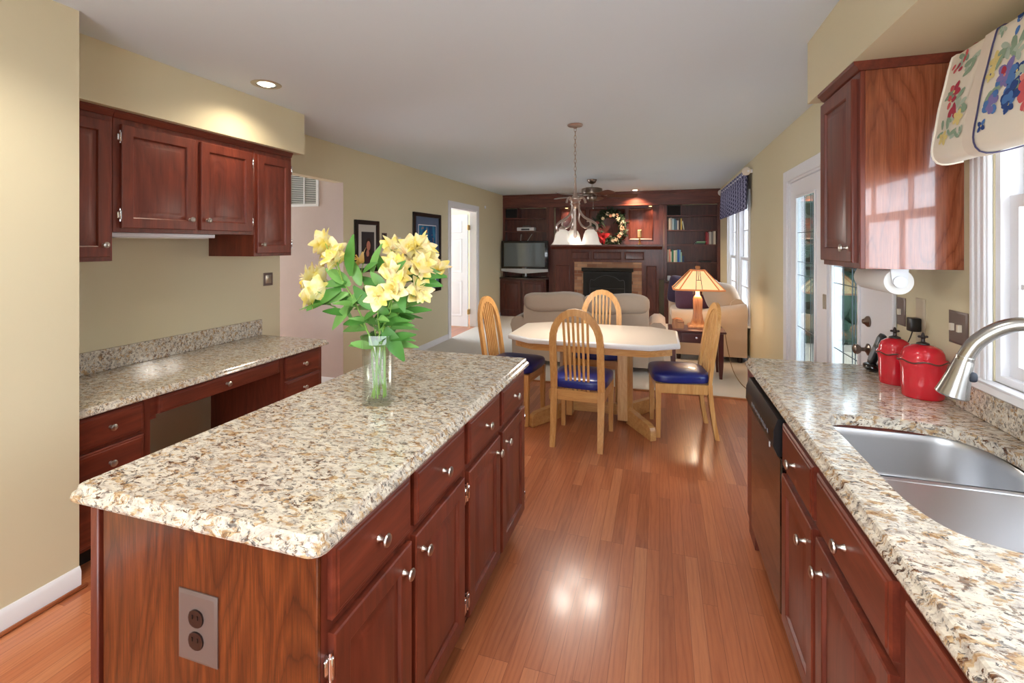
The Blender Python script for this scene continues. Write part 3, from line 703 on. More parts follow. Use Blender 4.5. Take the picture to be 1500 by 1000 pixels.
for y0, y1 in ((6.52, 6.76), (8.34, 8.58)):
    am = MB(); c = (y0+y1)/2; R = []
    for xx, g in ((.15, .86), (.175, 1), (.5, 1), (1.0, 1), (1.055, .96)):
        P = [(c+.09*g, .09), (c+.09*g, .44), (c+.13*g, .52), (c+.13*g, .60), (c+.06*g, .655), (c-.05*g, .655), (c-.13*g, .61), (c-.15*g, .54), (c-.11*g, .46), (c-.10*g, .40), (c-.10*g, .09)]
        P = [(y, z+(.10 if xx > .9 and z > .5 else 0)) for y, z in P]
        R.append([(xx, y, z) for y, z in P])
    am.loft(R); obj('arm', am, SOFAG, t, 50)
for cy in (7.15, 7.96):
    obj('seat_cushion', MB().puff((.50, cy, .45), (.34, .40, .085), 5, 6), SOFAG, t, 80)
rot = Matrix.Rotation(math.radians(-22), 3, 'Y')
for cy, cx, az, hy in ((6.98, .80, 28, .33), (7.84, .77, 0, .42)):
    obj('back_cushion', MB().puff((cx, cy, .80), (.15, hy, .215), 3, 8, Matrix.Rotation(math.radians(az), 3, 'Z') @ rot, lambda q: Vector((q.x*(1-.45*max(abs(q.y)/hy, abs(q.z)/.215)**3), q.y, q.z))), SOFAG, t, 80)
for a, b in ((.24, 6.62), (.98, 6.62), (.24, 8.46), (.98, 8.46)):
    obj('leg', MB().lathe([(.024, 0), (.032, .078)], (a, b, .012)), LEGM, t)
def pillow(label, c, h, rot, m, extra=None):
    o = obj('throw_pillow', MB().puff((0, 0, 0), h, 7, 10, None, lambda q: Vector((q.x, q.y*(1-.8*max(abs(q.x)/h[0], abs(q.z)/h[2])**2.5), q.z))), m, None, 80)
    o.location = c; o.rotation_euler = [math.radians(a) for a in rot]
    return tag(o, label, 'pillow', 'throw pillows on the loveseat')
pillow('dark aubergine throw pillow leaning at the far arm of the loveseat', (.38, 8.19, .77), (.245, .09, .225), (-16, 8, 0), PURP)
pillow('maroon throw pillow on the loveseat behind the table lamp', (.50, 7.7, .70), (.27, .09, .17), (-28, -4, -6), MARO)
m, tt, b = nt('navy_print'); c = ramp(tt, noise(tt, coords(tt), 9, 1), [(.47, (24, 26, 52)), (.52, (222, 220, 224))], 'CONSTANT'); tt.links.new(c, b.inputs['Base Color']); b.inputs['Roughness'].default_value = .8
pillow('navy and white printed throw pillow just below the lamp shade', (.60, 8.02, .80), (.2, .08, .19), (-14, -5, -4), m)

# side table with lamp and wooden dish
TW = pm('dark_cherry_table', (74, 26, 24), .28, coat=.4, noise=(30, .15))
t = thing('side_table', 'dark cherry side table with one drawer before the loveseat', 'table', (.40, 5.95, .012))
obj('top', MB().box(.095, .71, 5.69, 6.10, .523, .545, .006), TW, t)
obj('apron', MB().box(.145, .66, 5.735, 6.06, .40, .5225), TW, t)
d = obj('drawer', MB().rects('y', .235, .56, .415, .512, 5.735, -1, [(0, 0), (0, .01), (.006, .014), (.01, .014)]), TW, t)
obj('knob', MB().lathe([(.005, 0), (.005, .01), (.013, .016), (.011, .024), (0, .026)], (.40, 5.721, .464), (0, -1, 0)), CHROME, d)
for a, b in ((.15, 5.74), (.655, 5.74), (.15, 6.05), (.655, 6.05)):
    q = [(-.028, -.028), (.028, -.028), (.028, .028), (-.028, .028)]
    obj('leg', MB().loft([[(a+i*k, b+j*k, z) for i, j in q] for z, k in ((.012, .55), (.16, .9), (.522, 1))]), TW, t)
LW = wood('lamp_wood', (150, 92, 56), (188, 126, 82), (214, 156, 108), 'z', .3, .3, 60, .5, .3)
SHG = pm('amber_shade_glass', (246, 214, 160), .4, emit=(255, 214, 156), es=.5, noise=(5, .08))
SHE = pm('orange_shade_border', (214, 138, 84), .4, emit=(255, 150, 80), es=.2)
t = thing('table_lamp', 'lit wooden lamp with a tapered amber glass shade', 'lamp', (.42, 5.95, .545))
cx, cy = .43, 5.975
sq = lambda hh, z: [(cx-hh, cy-hh, z), (cx+hh, cy-hh, z), (cx+hh, cy+hh, z), (cx-hh, cy+hh, z)]
obj('base', MB().loft([sq(.11, .5455), sq(.11, .562), sq(.098, .575)]), LW, t)
obj('stem', MB().loft([sq(.092, .575), sq(.075, .592), sq(.058, .64), (sq(.047, .72)), sq(.05, .82), sq(.052, .875), sq(.04, .905), sq(.028, .915)]), LW, t, 50)
obj('neck', MB().lathe([(.03, .915), (.024, .93), (.022, 1.0), (0, 1.0)], (cx, cy, 0)), SHG, t)
for s in (-1, 1): obj('pull_chain', MB().tube([(cx+s*.05, cy-.02, 1.0), (cx+s*.05, cy-.02, .93)], .003), BRASS, t)
def sh(r0, z): return [(cx+r0*a, cy+r0*b, z) for a, b in ((-.62, -.93), (.62, -.93), (1, 0), (.62, .93), (-.62, .93), (-1, 0))]
def sh(r0, z): return [(cx+r0*a, cy+r0*b*.9, z) for a, b in ((-.78, -1), (.78, -1), (1, -.78), (1, .78), (.78, 1), (-.78, 1), (-1, .78), (-1, -.78))]
S0, S1 = sh(.275, 1.0), sh(.08, 1.215)
obj('shade', MB().loft([S0, S1], False, False), SHG, t, 5)
mb = MB()
for i in range(8): mb.tube([S0[i], S1[i]], .007, 6)
mb.tube(S0, .010, 6, True); mb.tube(S1, .009, 6, True)
obj('shade_frame', mb, SHE, t)
mb = MB()
for i in (0, 2, 4, 6):
    a0, a1, b0, b1 = Vector(S0[i]), Vector(S0[(i+1) % 8]), Vector(S1[i]), Vector(S1[(i+1) % 8])
    P = lambda u, v: (a0.lerp(a1, u)).lerp(b0.lerp(b1, u), v)
    n = ((a1-a0).cross(b0-a0)).normalized(); n = n if n.dot(a0-Vector((cx, cy, a0.z))) > 0 else -n
    for u in (.42, .58): mb.tube([P(u, .0)+n*.002, P(.5+(u-.5)*1.6, 1)+n*.002], .003, 5)
    mb.tube([P(.42, .5)+n*.002, P(.58, .5)+n*.002], .003, 5); mb.tube([P(.5, .5)+n*.002, P(.5, 1)+n*.002], .003, 5)
obj('lead_lines', mb, BLACK, t)
obj('finial', MB().loft([sq(.055, 1.216), sq(.055, 1.225), sq(.022, 1.23), sq(.028, 1.255), sq(.02, 1.268)]), LW, t)
obj('bulb', MB().puff((cx, cy, 1.06), (.03, .03, .04), 2, 6), pm('lit_bulb', (255, 230, 180), .4, emit=(255, 214, 150), es=12), t)
lamp('table_lamp_light', 'POINT', (cx, cy, 1.02), 8, (1, .84, .64), .06, parent=t)
t = thing('wooden_box', 'small rounded wooden box on the side table', 'box', (.20, 5.86, .545))
mb = MB(); P = [(.145, .546), (.265, .546), (.275, .60), (.255, .645), (.19, .655), (.15, .635), (.138, .59)]
mb.loft([[(a, y, z) for a, z in P] for y in (5.80, 5.93)]); obj('body', mb, LW, t, 50)
obj('lid_band', MB().box(.20, .272, 5.798, 5.932, .612, .618), pm('box_seam', (110, 56, 30), .5), t)
m = MB().tube(smooth_path([(.74, 6.12, .50), (.76, 6.0, .30), (.80, 5.9, .09), (.84, 5.6, .02), (.90, 5.25, .018), (.95, 4.95, .006), (.97, 4.6, .006)], 5), .004, 6)
tag(obj('power_cord', m, pm('tan_cord', (130, 98, 62), .6)), 'thin tan lamp cord running over the carpet beside the side table', 'cord')
# ------------------------------------------------------------------ panelled back wall
YF = 9.604
t = thing('panel_frieze', 'dark mahogany fascia board across the top of the back wall', 'panelling', (-1.06, YF, 2.28))
obj('fascia', MB().box(XL+.001, XR-.001, YF, YF+.03, 2.285, H-.001), MAHX, t)
obj('moulding', MB().box(XL+.001, XR-.001, YF-.012, YF-.0005, 2.285, 2.305, .003).box(XL+.001, XR-.001, YF-.02, YF-.0005, H-.05, H-.001, .006), MAHX, t)
obj('soffit_board', MB().box(-2.2, .10, YF+.0305, YB, 2.285, 2.30), MAHX, t)
def bookcase(x0, x1, z0, shelves, label, extra=()):
    t = thing('built_in_bookcase', label, 'bookcase', ((x0+x1)/2, YF+.12, z0))
    for a, b in ((x0, x0+.05), (x1-.05, x1)): obj('stile', MB().box(a, b, YF+.002, YF+.03, z0, 2.284), MAHZ, t)
    for a, b in ((x0, x0+.02), (x1-.02, x1)): obj('side_panel', MB().box(a, b, YF+.0305, YB, z0, 2.284), MAHZ, t)
    obj('back_panel', MB().box(x0+.0205, x1-.0205, YB-.012, YB, z0, 2.284), MAHZ, t)
    for z in shelves: obj('shelf', MB().box(x0+.0505, x1-.0505, YF+.006, YB-.0125, z-.022, z), MAHX, t)
    for a in extra: obj('divider', MB().box(a-.008, a+.008, YF+.01, YB-.0125, shelves[0]+.0005, 2.284), MAHZ, t)
    return t
bookcase(XL+.001, -2.205, .83, (2.075, 1.80, 1.5), 'built-in mahogany bookcase behind the television', (-2.88,))
bookcase(.085, XR-.001, .83, (2.075, 1.795, 1.515, 1.175), 'built-in mahogany bookcase of books beside the window', (.40,))
def low_cab(x0, x1, yf, label, doors):
    t = thing('low_cabinet', label, 'cabinet', ((x0+x1)/2, 9.6, .012))
    obj('carcass', MB().box(x0, x1, yf, YB, .012, .79), BASEB, t)
    for a, b in doors: obj('door', MB().rects('y', a, b, .09, .76, yf, -1, RAIL), BASEB, t, 25)
    obj('top', MB().box(x0, x1+.02, yf-.045, YB, .7905, .825, .006), pm('dark_cabinet_top', (58, 34, 30), .2, coat=.5) if 'dark_cabinet_top' not in MAT else MAT['dark_cabinet_top'], t)
low_cab(XL+.002, -2.225, 9.42, 'low mahogany cabinet under the television', ((-3.17, -2.75), (-2.73, -2.26)))
low_cab(.085, XR-.002, 9.42, 'low mahogany cabinet behind the loveseat', ((.12, .57), (.6, 1.05)))
t = thing('fireplace', 'mahogany fireplace surround with brick slips and mantel shelf', 'fireplace', (-1.06, 9.6, .012))
for a, b in ((-2.2, -2.10), (-.01, .08)): obj('pilaster', MB().box(a, b, YF+.001, YF+.05, .83 if a > -1 else .012, 2.284), MAHZ, t)
obj('overmantel_panel', MB().box(-2.0995, -.0105, YB-.03, YB, 1.513, 2.284), MAHZ, t)
mb = MB()
for a, b in ((-1.99, -1.46), (-1.40, -.66), (-.60, -.12)): mb.rects('y', a, b, 1.60, 2.24, YB-.03, -1, [(0, 0), (.0, .012), (.012, .018), (.03, .004), (.034, .0015)])
obj('panel_moulding', mb, MAHZ, t)
ch_ = MB().box(-2.0995, -1.66, 9.56, YB-.031, .012, 1.43).box(-.33, -.0105, 9.56, YB-.031, .012, 1.43).box(-1.66, -.33, 9.56, YB-.031, 1.16, 1.43)
obj('chimney_front', ch_, MAHZ, t)
mb = MB()
for a, b in ((-1.72, -1.34), (-1.28, -.72), (-.66, -.28)): mb.rects('y', a, b, 1.205, 1.37, 9.56, -1, [(0, 0), (0, .014), (.014, .018), (.022, .004), (.03, .003)])
for a, b in ((-2.06, -1.75), (-.25, -.05)): mb.rects('y', a, b, .2, 1.10, 9.56, -1, [(0, 0), (0, .012), (.014, .016), (.022, .004), (.03, .003)])
obj('front_panel', mb, MAHZ, t)
pr = [(9.559, 1.415), (9.53, 1.415), (9.50, 1.44), (9.46, 1.455), (9.43, 1.47), (9.40, 1.478), (9.40, 1.512), (9.559+.29, 1.512), (9.559+.29, 1.431), (9.559, 1.431)]
obj('mantel_shelf', MB().loft([[(a, y, z) for y, z in pr] for a in (-2.13, .05)]), MAHX, t)
m, tt, b = nt('tan_brick_slips')
c = tt.nodes.new('ShaderNodeTexCoord'); mp = tt.nodes.new('ShaderNodeMapping'); mp.inputs['Rotation'].default_value = (PI/2, 0, 0); tt.links.new(c.outputs['Object'], mp.inputs[0])
k = tt.nodes.new('ShaderNodeTexBrick'); k.inputs['Scale'].default_value = 1; k.inputs['Brick Width'].default_value = .2; k.inputs['Row Height'].default_value = .066; k.inputs['Mortar Size'].default_value = .004
k.inputs['Color1'].default_value = srgb(146, 90, 66); k.inputs['Color2'].default_value = srgb(216, 172, 138); k.inputs['Mortar'].default_value = srgb(170, 146, 128)
tt.links.new(mp.outputs[0], k.inputs['Vector']); tt.links.new(k.outputs[0], b.inputs['Base Color']); b.inputs['Roughness'].default_value = .8
obj('brick_surround', MB().box(-1.6595, -1.47, 9.575, 9.70, .012, 1.1595).box(-.52, -.3305, 9.575, 9.70, .012, 1.1595).box(-1.47, -.52, 9.575, 9.70, 1.03, 1.1595), m, t)
obj('firebox', MB().box(-1.47, -.52, 9.80, 9.84, .012, 1.03).box(-1.47, -1.45, 9.58, 9.80, .012, 1.03).box(-.54, -.52, 9.58, 9.80, .012, 1.03).box(-1.45, -.54, 9.58, 9.80, 1.0, 1.03), pm('soot_black', (5, 5, 5), .8), t)
obj('hearth', MB().box(-1.9, -.15, 9.2, 9.559, .0125, .03), pm('slate_hearth', (60, 54, 52), .5), t)
SCRN = pm('screen_black', (8, 8, 9), .5)
t = thing('fire_screen', 'black fireplace screen with a curved inner frame line', 'screen', (-1.0, 9.53, .03))
obj('hood', MB().prism([(9.556, 1.045), (9.47, 1.04), (9.49, .985), (9.556, .97)], 'x', -1.50, -.49), SCRN, t)
obj('frame', MB().box(-1.47, -1.41, 9.51, 9.55, .03, .97).box(-.58, -.52, 9.51, 9.55, .03, .97).box(-1.41, -.58, 9.51, 9.55, .03, .10).box(-1.41, -.58, 9.51, 9.55, .93, .97), SCRN, t)
obj('mesh_panel', MB().box(-1.41, -.58, 9.53, 9.535, .10, .93), pm('screen_mesh', (6, 6, 7), .6), t)
MET = pm('iron_grey', (84, 84, 88), .4, .6)
obj('curved_bar', MB().tube(smooth_path([(-1.33, 9.522, .1), (-1.33, 9.522, .4), (-1.33, 9.522, .78), (-1.25, 9.522, .80), (-1.16, 9.522, .86), (-1.0, 9.522, .90), (-.84, 9.522, .86), (-.75, 9.522, .80), (-.66, 9.522, .78), (-.66, 9.522, .4), (-.66, 9.522, .1)], 4), .007, 6).tube([(-1.33, 9.522, .64), (-.66, 9.522, .64)], .007, 6), MET, t)
# mantel ornaments
t = thing('candlestick', 'short brass candlestick on the right of the mantel', 'candlestick', (-.37, 9.5, 1.512))
obj('stick', MB().lathe([(0, 0), (.042, 0), (.04, .01), (.016, .02), (.012, .05), (.02, .07), (.013, .09), (.014, .12), (.045, .135), (.048, .143), (0, .143)], (-.37, 9.5, 1.513)), BRASS, t)
t = thing('candle', 'cream pillar candle on the brass candlestick', 'candle', (-.37, 9.5, 1.656))
obj('wax', MB().lathe([(0, 0), (.038, 0), (.038, .135), (.03, .14), (.012, .134), (0, .134)], (-.37, 9.5, 1.657)), pm('cream_wax', (232, 206, 160), .5), t)
obj('wick', MB().tube([(-.37, 9.5, 1.78), (-.369, 9.5, 1.806)], .0025, 6), BLACK, t)
def leaf_card(mb, c, d, n, L, w, bend=.2, seg=3):
    d = Vector(d).normalized(); n = Vector(n); n = (n-d*n.dot(d)); n = n.normalized() if n.length > 1e-4 else d.orthogonal().normalized(); s = d.cross(n); prev = None
    c = Vector(c)
    for i in range(seg+1):
        q = i/seg; p = c+d*(L*q)-n*(bend*L*q*q); ww = w*math.sin(PI*min(.97, .06+q*.94))**.8
        row = [mb.v(p-s*ww+n*ww*.25), mb.v(p), mb.v(p+s*ww+n*ww*.25)]
        if prev: mb.f([prev[0], prev[1], row[1], row[0]]); mb.f([prev[1], prev[2], row[2], row[1]])
        prev = row
    return mb
t = thing('wreath', 'flower wreath with a red bow on the panel over the mantel', 'wreath', (-.92, 9.78, 1.85))
rnd = random.Random(3); mb = MB()
for i in range(700):
    a = rnd.uniform(0, 2*PI); r = .235+rnd.gauss(0, .032); p = (-.965+r*math.cos(a), 9.78+rnd.uniform(-.05, .03), 1.86+r*1.15*math.sin(a))
    leaf_card(mb, p, (math.cos(a+rnd.uniform(-1.6, 1.6)), rnd.uniform(-.9, .2), math.sin(a+rnd.uniform(-1.6, 1.6))), (rnd.uniform(-1, 1), -1, rnd.uniform(-1, 1)), rnd.uniform(.07, .13), .017, .2, 2)
obj('foliage', mb, pm('wreath_green', (40, 58, 36), .6, noise=(20, .4)), t, 80, 'stuff')
def flower_mb(c, r, n=6, d=(0, -1, 0)):
    mb = MB(); d = Vector(d).normalized(); u = d.orthogonal().normalized(); w = d.cross(u)
    for ring, (rr, tilt) in enumerate(((r, .35), (r*.65, .9))):
        for k in range(n):
            a = 2*PI*(k+ring*.5)/n; e = u*math.cos(a)+w*math.sin(a)
            leaf_card(mb, Vector(c), e+d*tilt, d, rr, rr*.36, .25, 3)
    return mb
cols = {'w': pm('silk_cream', (206, 194, 168), .7), 'p': pm('silk_peach', (214, 160, 132), .7), 'r': pm('silk_red', (186, 30, 40), .6), 'd': pm('silk_dusty_pink', (150, 84, 84), .7)}
for a, k, rr in ((100, 'w', .06), (70, 'w', .05), (40, 'w', .065), (20, 'w', .06), (-5, 'p', .07), (-25, 'w', .06), (-40, 'p', .06), (-60, 'w', .06), (-75, 'w', .05), (130, 'w', .05), (160, 'd', .06), (190, 'd', .065), (205, 'p', .05), (55, 'p', .05), (5, 'w', .05), (85, 'p', .05)):
    q = math.radians(a); obj('flower', flower_mb((-.965+.235*math.cos(q)*(1+.12*math.sin(a*7)), 9.715, 1.86+.265*math.sin(q)*(1+.12*math.sin(a*7))), rr*.78), cols[k], t, 80)
mb = flower_mb((-1.10, 9.69, 1.66), .10, 5)
leaf_card(mb, (-1.10, 9.69, 1.67), (-.8, -.1, .6), (0, -1, 0), .15, .045, .2, 4); leaf_card(mb, (-1.10, 9.69, 1.67), (.9, -.1, .4), (0, -1, 0), .15, .045, .2, 4)
leaf_card(mb, (-1.10, 9.69, 1.67), (-.4, -.1, -1), (0, -1, 0), .17, .035, .1, 4); leaf_card(mb, (-1.10, 9.69, 1.67), (.2, -.1, -1), (0, -1, 0), .15, .035, .1, 4)
obj('bow', mb, cols['r'], t, 80)
# television and boxes
t = thing('television', 'flat television with a silver lower edge on the low cabinet', 'television', (-2.69, 9.40, .826), 0)
obj('cabinet', MB().box(-3.175, -2.175, 9.40, 9.48, .975, 1.59, .012, 2), GLOSSB, t)
obj('screen', MB().box(-3.115, -2.235, 9.397, 9.3995, 1.055, 1.545), pm('tv_screen', (92, 100, 102), .18, coat=.6), t)
P = [(-3.175, 1.01), (-2.175, 1.01), (-2.175, .955), (-2.62, .915), (-2.73, .915), (-3.175, .955)]
obj('silver_bar', MB().loft([[(a, y, z) for a, z in P] for y in (9.385, 9.43)]), pm('silver_plastic', (186, 188, 194), .3, .4), t)
obj('stand', MB().lathe([(0, 0), (.28, 0), (.28, .008), (.22, .014), (.06, .02), (.05, .09), (0, .09)], (-2.68, 9.46, .827), sy=.45), GLOSSB, t)
obj('badge', MB().box(-2.72, -2.63, 9.3955, 9.3968, 1.018, 1.03), pm('badge_grey', (150, 150, 154), .4), t)
t = thing('game_console', 'flat white box with dark front on the shelf over the television', 'box', (-2.72, 9.7, 1.80))
obj('body', MB().box(-2.90, -2.52, 9.61, 9.80, 1.801, 1.875, .012, 2), WHITE, t); obj('front', MB().box(-2.80, -2.62, 9.606, 9.6095, 1.812, 1.85), pm('slate_front', (80, 82, 84), .4), t)
t = thing('sensor_bar', 'dark domed gadget on top of the white shelf box', 'gadget', (-2.7, 9.7, 1.876))
obj('body', MB().puff((-2.70, 9.68, 1.896), (.09, .04, .019), 3, 6), pm('gadget_grey', (96, 90, 86), .4), t)
t = thing('speaker', 'black speaker in the top left cubby of the television bookcase', 'speaker', (-3.02, 9.72, 2.076))
obj('case', MB().box(-3.15, -2.895, 9.64, 9.80, 2.076, 2.27), BLACK, t); obj('grille', MB().box(-3.14, -2.905, 9.634, 9.6395, 2.085, 2.26), pm('speaker_cloth', (22, 20, 22), .9), t)
t = thing('speaker', 'black speaker in the top left cubby of the window-side bookcase', 'speaker', (.26, 9.72, 2.076))
obj('case', MB().box(.14, .385, 9.64, 9.80, 2.076, 2.27), BLACK, t); obj('grille', MB().box(.15, .375, 9.634, 9.6395, 2.085, 2.26), MAT['speaker_cloth'], t)
t = thing('picture_frame', 'pale leaning frame half hidden behind the television', 'frame', (-2.62, 9.7, 1.501))
obj('frame', MB().tube([(-2.74, 9.70, 1.51), (-2.60, 9.76, 1.74)], .008, 6).tube([(-2.85, 9.7, 1.51), (-2.83, 9.72, 1.73)], .012, 6), pm('pale_frame', (180, 170, 164), .5), t)
tag(obj('white_plug_box', MB().box(.145, .205, 9.62, 9.66, .8265, .91, .006), WHITE), 'small white box low in the window-side bookcase', 'box')
# books
BK = {}
def book(label, x0, w, z, h, col, lean=0, grp='books on the window-side bookcase'):
    key = 'book_'+'_'.join(str(c) for c in col)
    m = BK.get(key) or pm(key, col, .5); BK[key] = m
    d = .16
    t = thing('book', label, 'book', (x0+w/2, 9.70, z), 0, grp, local=True); t.rotation_euler = (0, lean, 0)
    a, b = -w/2, w/2
    obj('cover', MB().box(a, a+.003, -.08, .08, 0.001, h).box(b-.003, b, -.08, .08, .001, h).box(a+.003, b-.003, -.08, -.076, .001, h), m, t)
    obj('pages', MB().box(a+.0032, b-.0032, -.0755, .074, .004, h-.005), PAPER, t)
    return t
row = [('thin brown', .022, .20, (110, 80, 64)), ('cream', .028, .225, (206, 196, 180)), ('grey', .030, .235, (150, 150, 150)), ('pale blue', .032, .22, (150, 178, 194)), ('teal', .030, .215, (70, 112, 132)), ('slate blue', .026, .19, (84, 104, 130)), ('white', .020, .18, (220, 218, 212)), ('dark brown', .030, .225, (60, 42, 38)), ('yellow', .026, .22, (196, 170, 90))]
xx = .145
for i, (nm, w, h, c) in enumerate(row):
    book(nm+' book in the left-hand row on the shelf second from the top', xx, w, 1.7955, h, c); xx += w+.003
book('thin white book leaning at the end of the upper left row', xx+.026, .014, 1.797, .17, (214, 220, 210), -.16)
xx = .835
for nm, w, h, c in (('red', .032, .235, (150, 34, 50)), ('rose', .02, .22, (170, 92, 100)), ('white', .036, .24, (206, 202, 200)), ('grey striped', .03, .235, (140, 136, 136)), ('pale', .04, .25, (216, 206, 196))):
    book(nm+' upright book at the right end of the middle shelf', xx, w, 1.5155, h, c); xx += w+.004
xx = .145
for nm, w, h, c in (('cream', .025, .24, (214, 206, 190)), ('salmon', .03, .245, (206, 140, 118)), ('off-white', .018, .2, (210, 204, 196)), ('green', .032, .235, (40, 112, 84)), ('ivory', .034, .225, (222, 216, 200)), ('pale green', .026, .23, (170, 196, 176)), ('bright blue', .036, .24, (40, 96, 176)), ('light blue', .024, .235, (120, 170, 206)), ('sage', .018, .19, (150, 180, 160)), ('navy', .036, .12, (40, 60, 100))):
    book(nm+' book in the row on the lowest shelf above the lamp', xx, w, 1.1755, h, c); xx += w+.003
for nm, z, th, c, a in (('black', 1.5155, .022, (40, 40, 46), .64), ('green', 1.5385, .02, (84, 130, 90), .66), ('pale green', 1.5595, .016, (160, 190, 160), .68)):
    t = thing('book', nm+' book lying flat in the stack beside the red book', 'book', (a+.09, 9.7, z), 0, 'books on the window-side bookcase')
    key = 'book_flat_'+nm.replace(' ', '_')
    obj('cover', MB().box(a, a+.17, 9.62, 9.78, z, z+.003).box(a, a+.17, 9.62, 9.78, z+th-.003, z+th).box(a, a+.17, 9.62, 9.624, z+.003, z+th-.003), pm(key, c, .5), t)
    obj('pages', MB().box(a+.004, a+.166, 9.6245, 9.775, z+.0032, z+th-.0032), PAPER, t)
tag(obj('black_case', MB().box(.72, .93, 9.62, 9.78, 1.1755, 1.205, .004), BLACK), 'flat black case at the right of the lowest bookshelf', 'case')
# lights over the mantel
for a, lb in ((-.17, 'small round downlight over the candle'), (-1.85, 'small round downlight at the left of the mantel recess')):
    t = thing('puck_light', lb, 'light', (a, 9.74, 2.27))
    obj('ring', MB().lathe([(0, 0), (.04, 0), (.042, .006), (.042, .0145), (0, .0145)], (a, 9.74, 2.27)), BRASS, t)
    obj('lens', MB().lathe([(0, 0), (.03, 0), (.03, .0015), (0, .0015)], (a, 9.74, 2.2682)), pm('lit_lens', (255, 220, 170), .4, emit=(255, 210, 150), es=6) if 'lit_lens' not in MAT else MAT['lit_lens'], t)
    lamp('puck_spot', 'SPOT', (a, 9.74, 2.262), 7, (1, .74, .55), .02, (math.radians(8), 0, 0), 110, .9, t)
def downlight(x, y, label, power, color=(1, .86, .66), spot=118):
    t = thing('recessed_light', label, 'light', (x, y, H-.02))
    obj('trim_ring', MB().lathe([(.062, -.004), (.088, -.004), (.092, 0), (.062, 0)], (x, y, H-.0005), cap=False), NICK, t)
    obj('can', MB().lathe([(.066, -.003), (.064, .0), (.060, -.002)], (x, y, H), cap=False), DARK, t)
    obj('bulb', MB().lathe([(0, -.012), (.03, -.010), (.046, -.002), (.05, .0), (0, .0)], (x, y, H-.0008)), pm('lit_flood_bulb', (255, 244, 224), .4, emit=(255, 240, 214), es=7) if 'lit_flood_bulb' not in MAT else MAT['lit_flood_bulb'], t)
    lamp('downlight_spot', 'SPOT', (x, y, H-.02), power, color, .04, (0, 0, 0), spot, .8, t)
downlight(-2.44, 2.45, 'recessed ceiling light near the desk soffit', 26, spot=150)
for lx, ly, lb in ((-1.9, .9, 'added ceiling fill light over the near left floor, out of frame'), (-.15, .9, 'added ceiling fill light over the aisle, out of frame'), (-1.9, -.7, 'added ceiling fill light behind the camera at the left'), (-.15, -.7, 'added ceiling fill light behind the camera at the right')):
    downlight(lx, ly, lb, 42, (1, .94, .84), 140)  # unseen lights added to brighten the kitchen evenly
downlight(-.45, 9.40, 'recessed ceiling light just before the mahogany fascia', 170, (1, .74, .5), 130)
# ceiling fan
t = thing('ceiling_fan', 'nickel ceiling fan with dark wood blades before the fireplace', 'fan', (-1.04, 7.65, 2.2))
cx, cy = -1.04, 7.65
obj('canopy', MB().lathe([(0, 0), (.02, 0), (.055, .02), (.078, .06), (.078, .075), (0, .075)], (cx, cy, H-.0755)), AGEDN, t)
obj('downrod', MB().lathe([(.014, 0), (.014, .06)], (cx, cy, 2.435)), NICK, t)
obj('motor_housing', MB().lathe([(0, 0), (.13, 0), (.165, .02), (.17, .05), (.165, .10), (.12, .115), (.03, .125), (0, .125)], (cx, cy, 2.315)), AGEDN, t)
obj('switch_cup', MB().lathe([(0, 0), (.05, .004), (.085, .035), (.09, .07), (.06, .085), (.06, .105), (0, .105)], (cx, cy, 2.21)), AGEDN, t)
BLD = pm('fan_blade_wood', (104, 66, 52), .35, coat=.2)
for k in range(5):
    a = math.radians(14+72*k); R = Matrix.Rotation(a, 3, 'Z') @ Matrix.Rotation(math.radians(-15), 3, 'X')
    P = [(.24, -.055), (.30, -.065), (.62, -.075), (.69, -.065), (.72, -.03), (.72, .03), (.69, .065), (.62, .075), (.30, .065), (.24, .055)]
    mb = MB(); mb.loft([[Vector((cx, cy, 2.30))+R @ Vector((p, q, z)) for p, q in P] for z in (-.004, .004)]); obj('blade', mb, BLD, t)
    mb = MB(); P = [(.10, -.02), (.20, -.012), (.25, -.035), (.30, -.03), (.30, .03), (.25, .035), (.20, .012), (.10, .02)]
    mb.loft([[Vector((cx, cy, 2.312))+R @ Vector((p, q, z)) for p, q in P] for z in (-.003, .003)]); obj('blade_bracket', mb, NICK, t)
obj('pull_chain', MB().tube([(cx+.03, cy-.08, 2.24), (cx+.03, cy-.08, 2.10)], .003).lathe([(0, 0), (.007, .004), (.007, .018), (0, .022)], (cx+.03, cy-.08, 2.08)), NICK, t)
# chandelier
cx, cy = -.70, 4.08
CHN = pm('antique_silver', (186, 170, 160), .3, .9)
t = thing('chandelier', 'three-light scrolled chandelier with bell glass shades over the table', 'chandelier', (cx, cy, 1.52))
obj('canopy', MB().lathe([(0, 0), (.012, 0), (.02, .012), (.06, .02), (.068, .03), (.066, .036), (0, .036)], (cx, cy, H-.0365)), CHN, t)
mb = MB(); z = 2.52; k = 0
while z > 2.10:
    u, w = ((1, 0), (0, 1))[k % 2]; pts = [(cx+u*.0095*math.cos(a), cy+w*.0095*math.cos(a), z+.021*math.sin(a)) for a in [i*PI/5 for i in range(10)]]
    mb.tube(pts, .0024, 5, True); z -= .034; k += 1
obj('chain', mb, CHN, t)
obj('stem', MB().lathe([(0, 0), (.010, 0), (.03, .02), (.045, .045), (.036, .06), (.05, .075), (.052, .09), (.03, .105), (.016, .125), (.010, .20), (.006, .27), (0, .275)], (cx, cy, 1.83)), CHN, t)
obj('drop_rod', MB().lathe([(0, 0), (.012, .01), (.018, .03), (.014, .06), (.011, .20), (.012, .33), (0, .33)], (cx, cy, 1.575)), CHN, t)
OPAL = pm('opal_shade_glass', (250, 244, 234), .35, emit=(255, 240, 220), es=.12, noise=(14, .05))
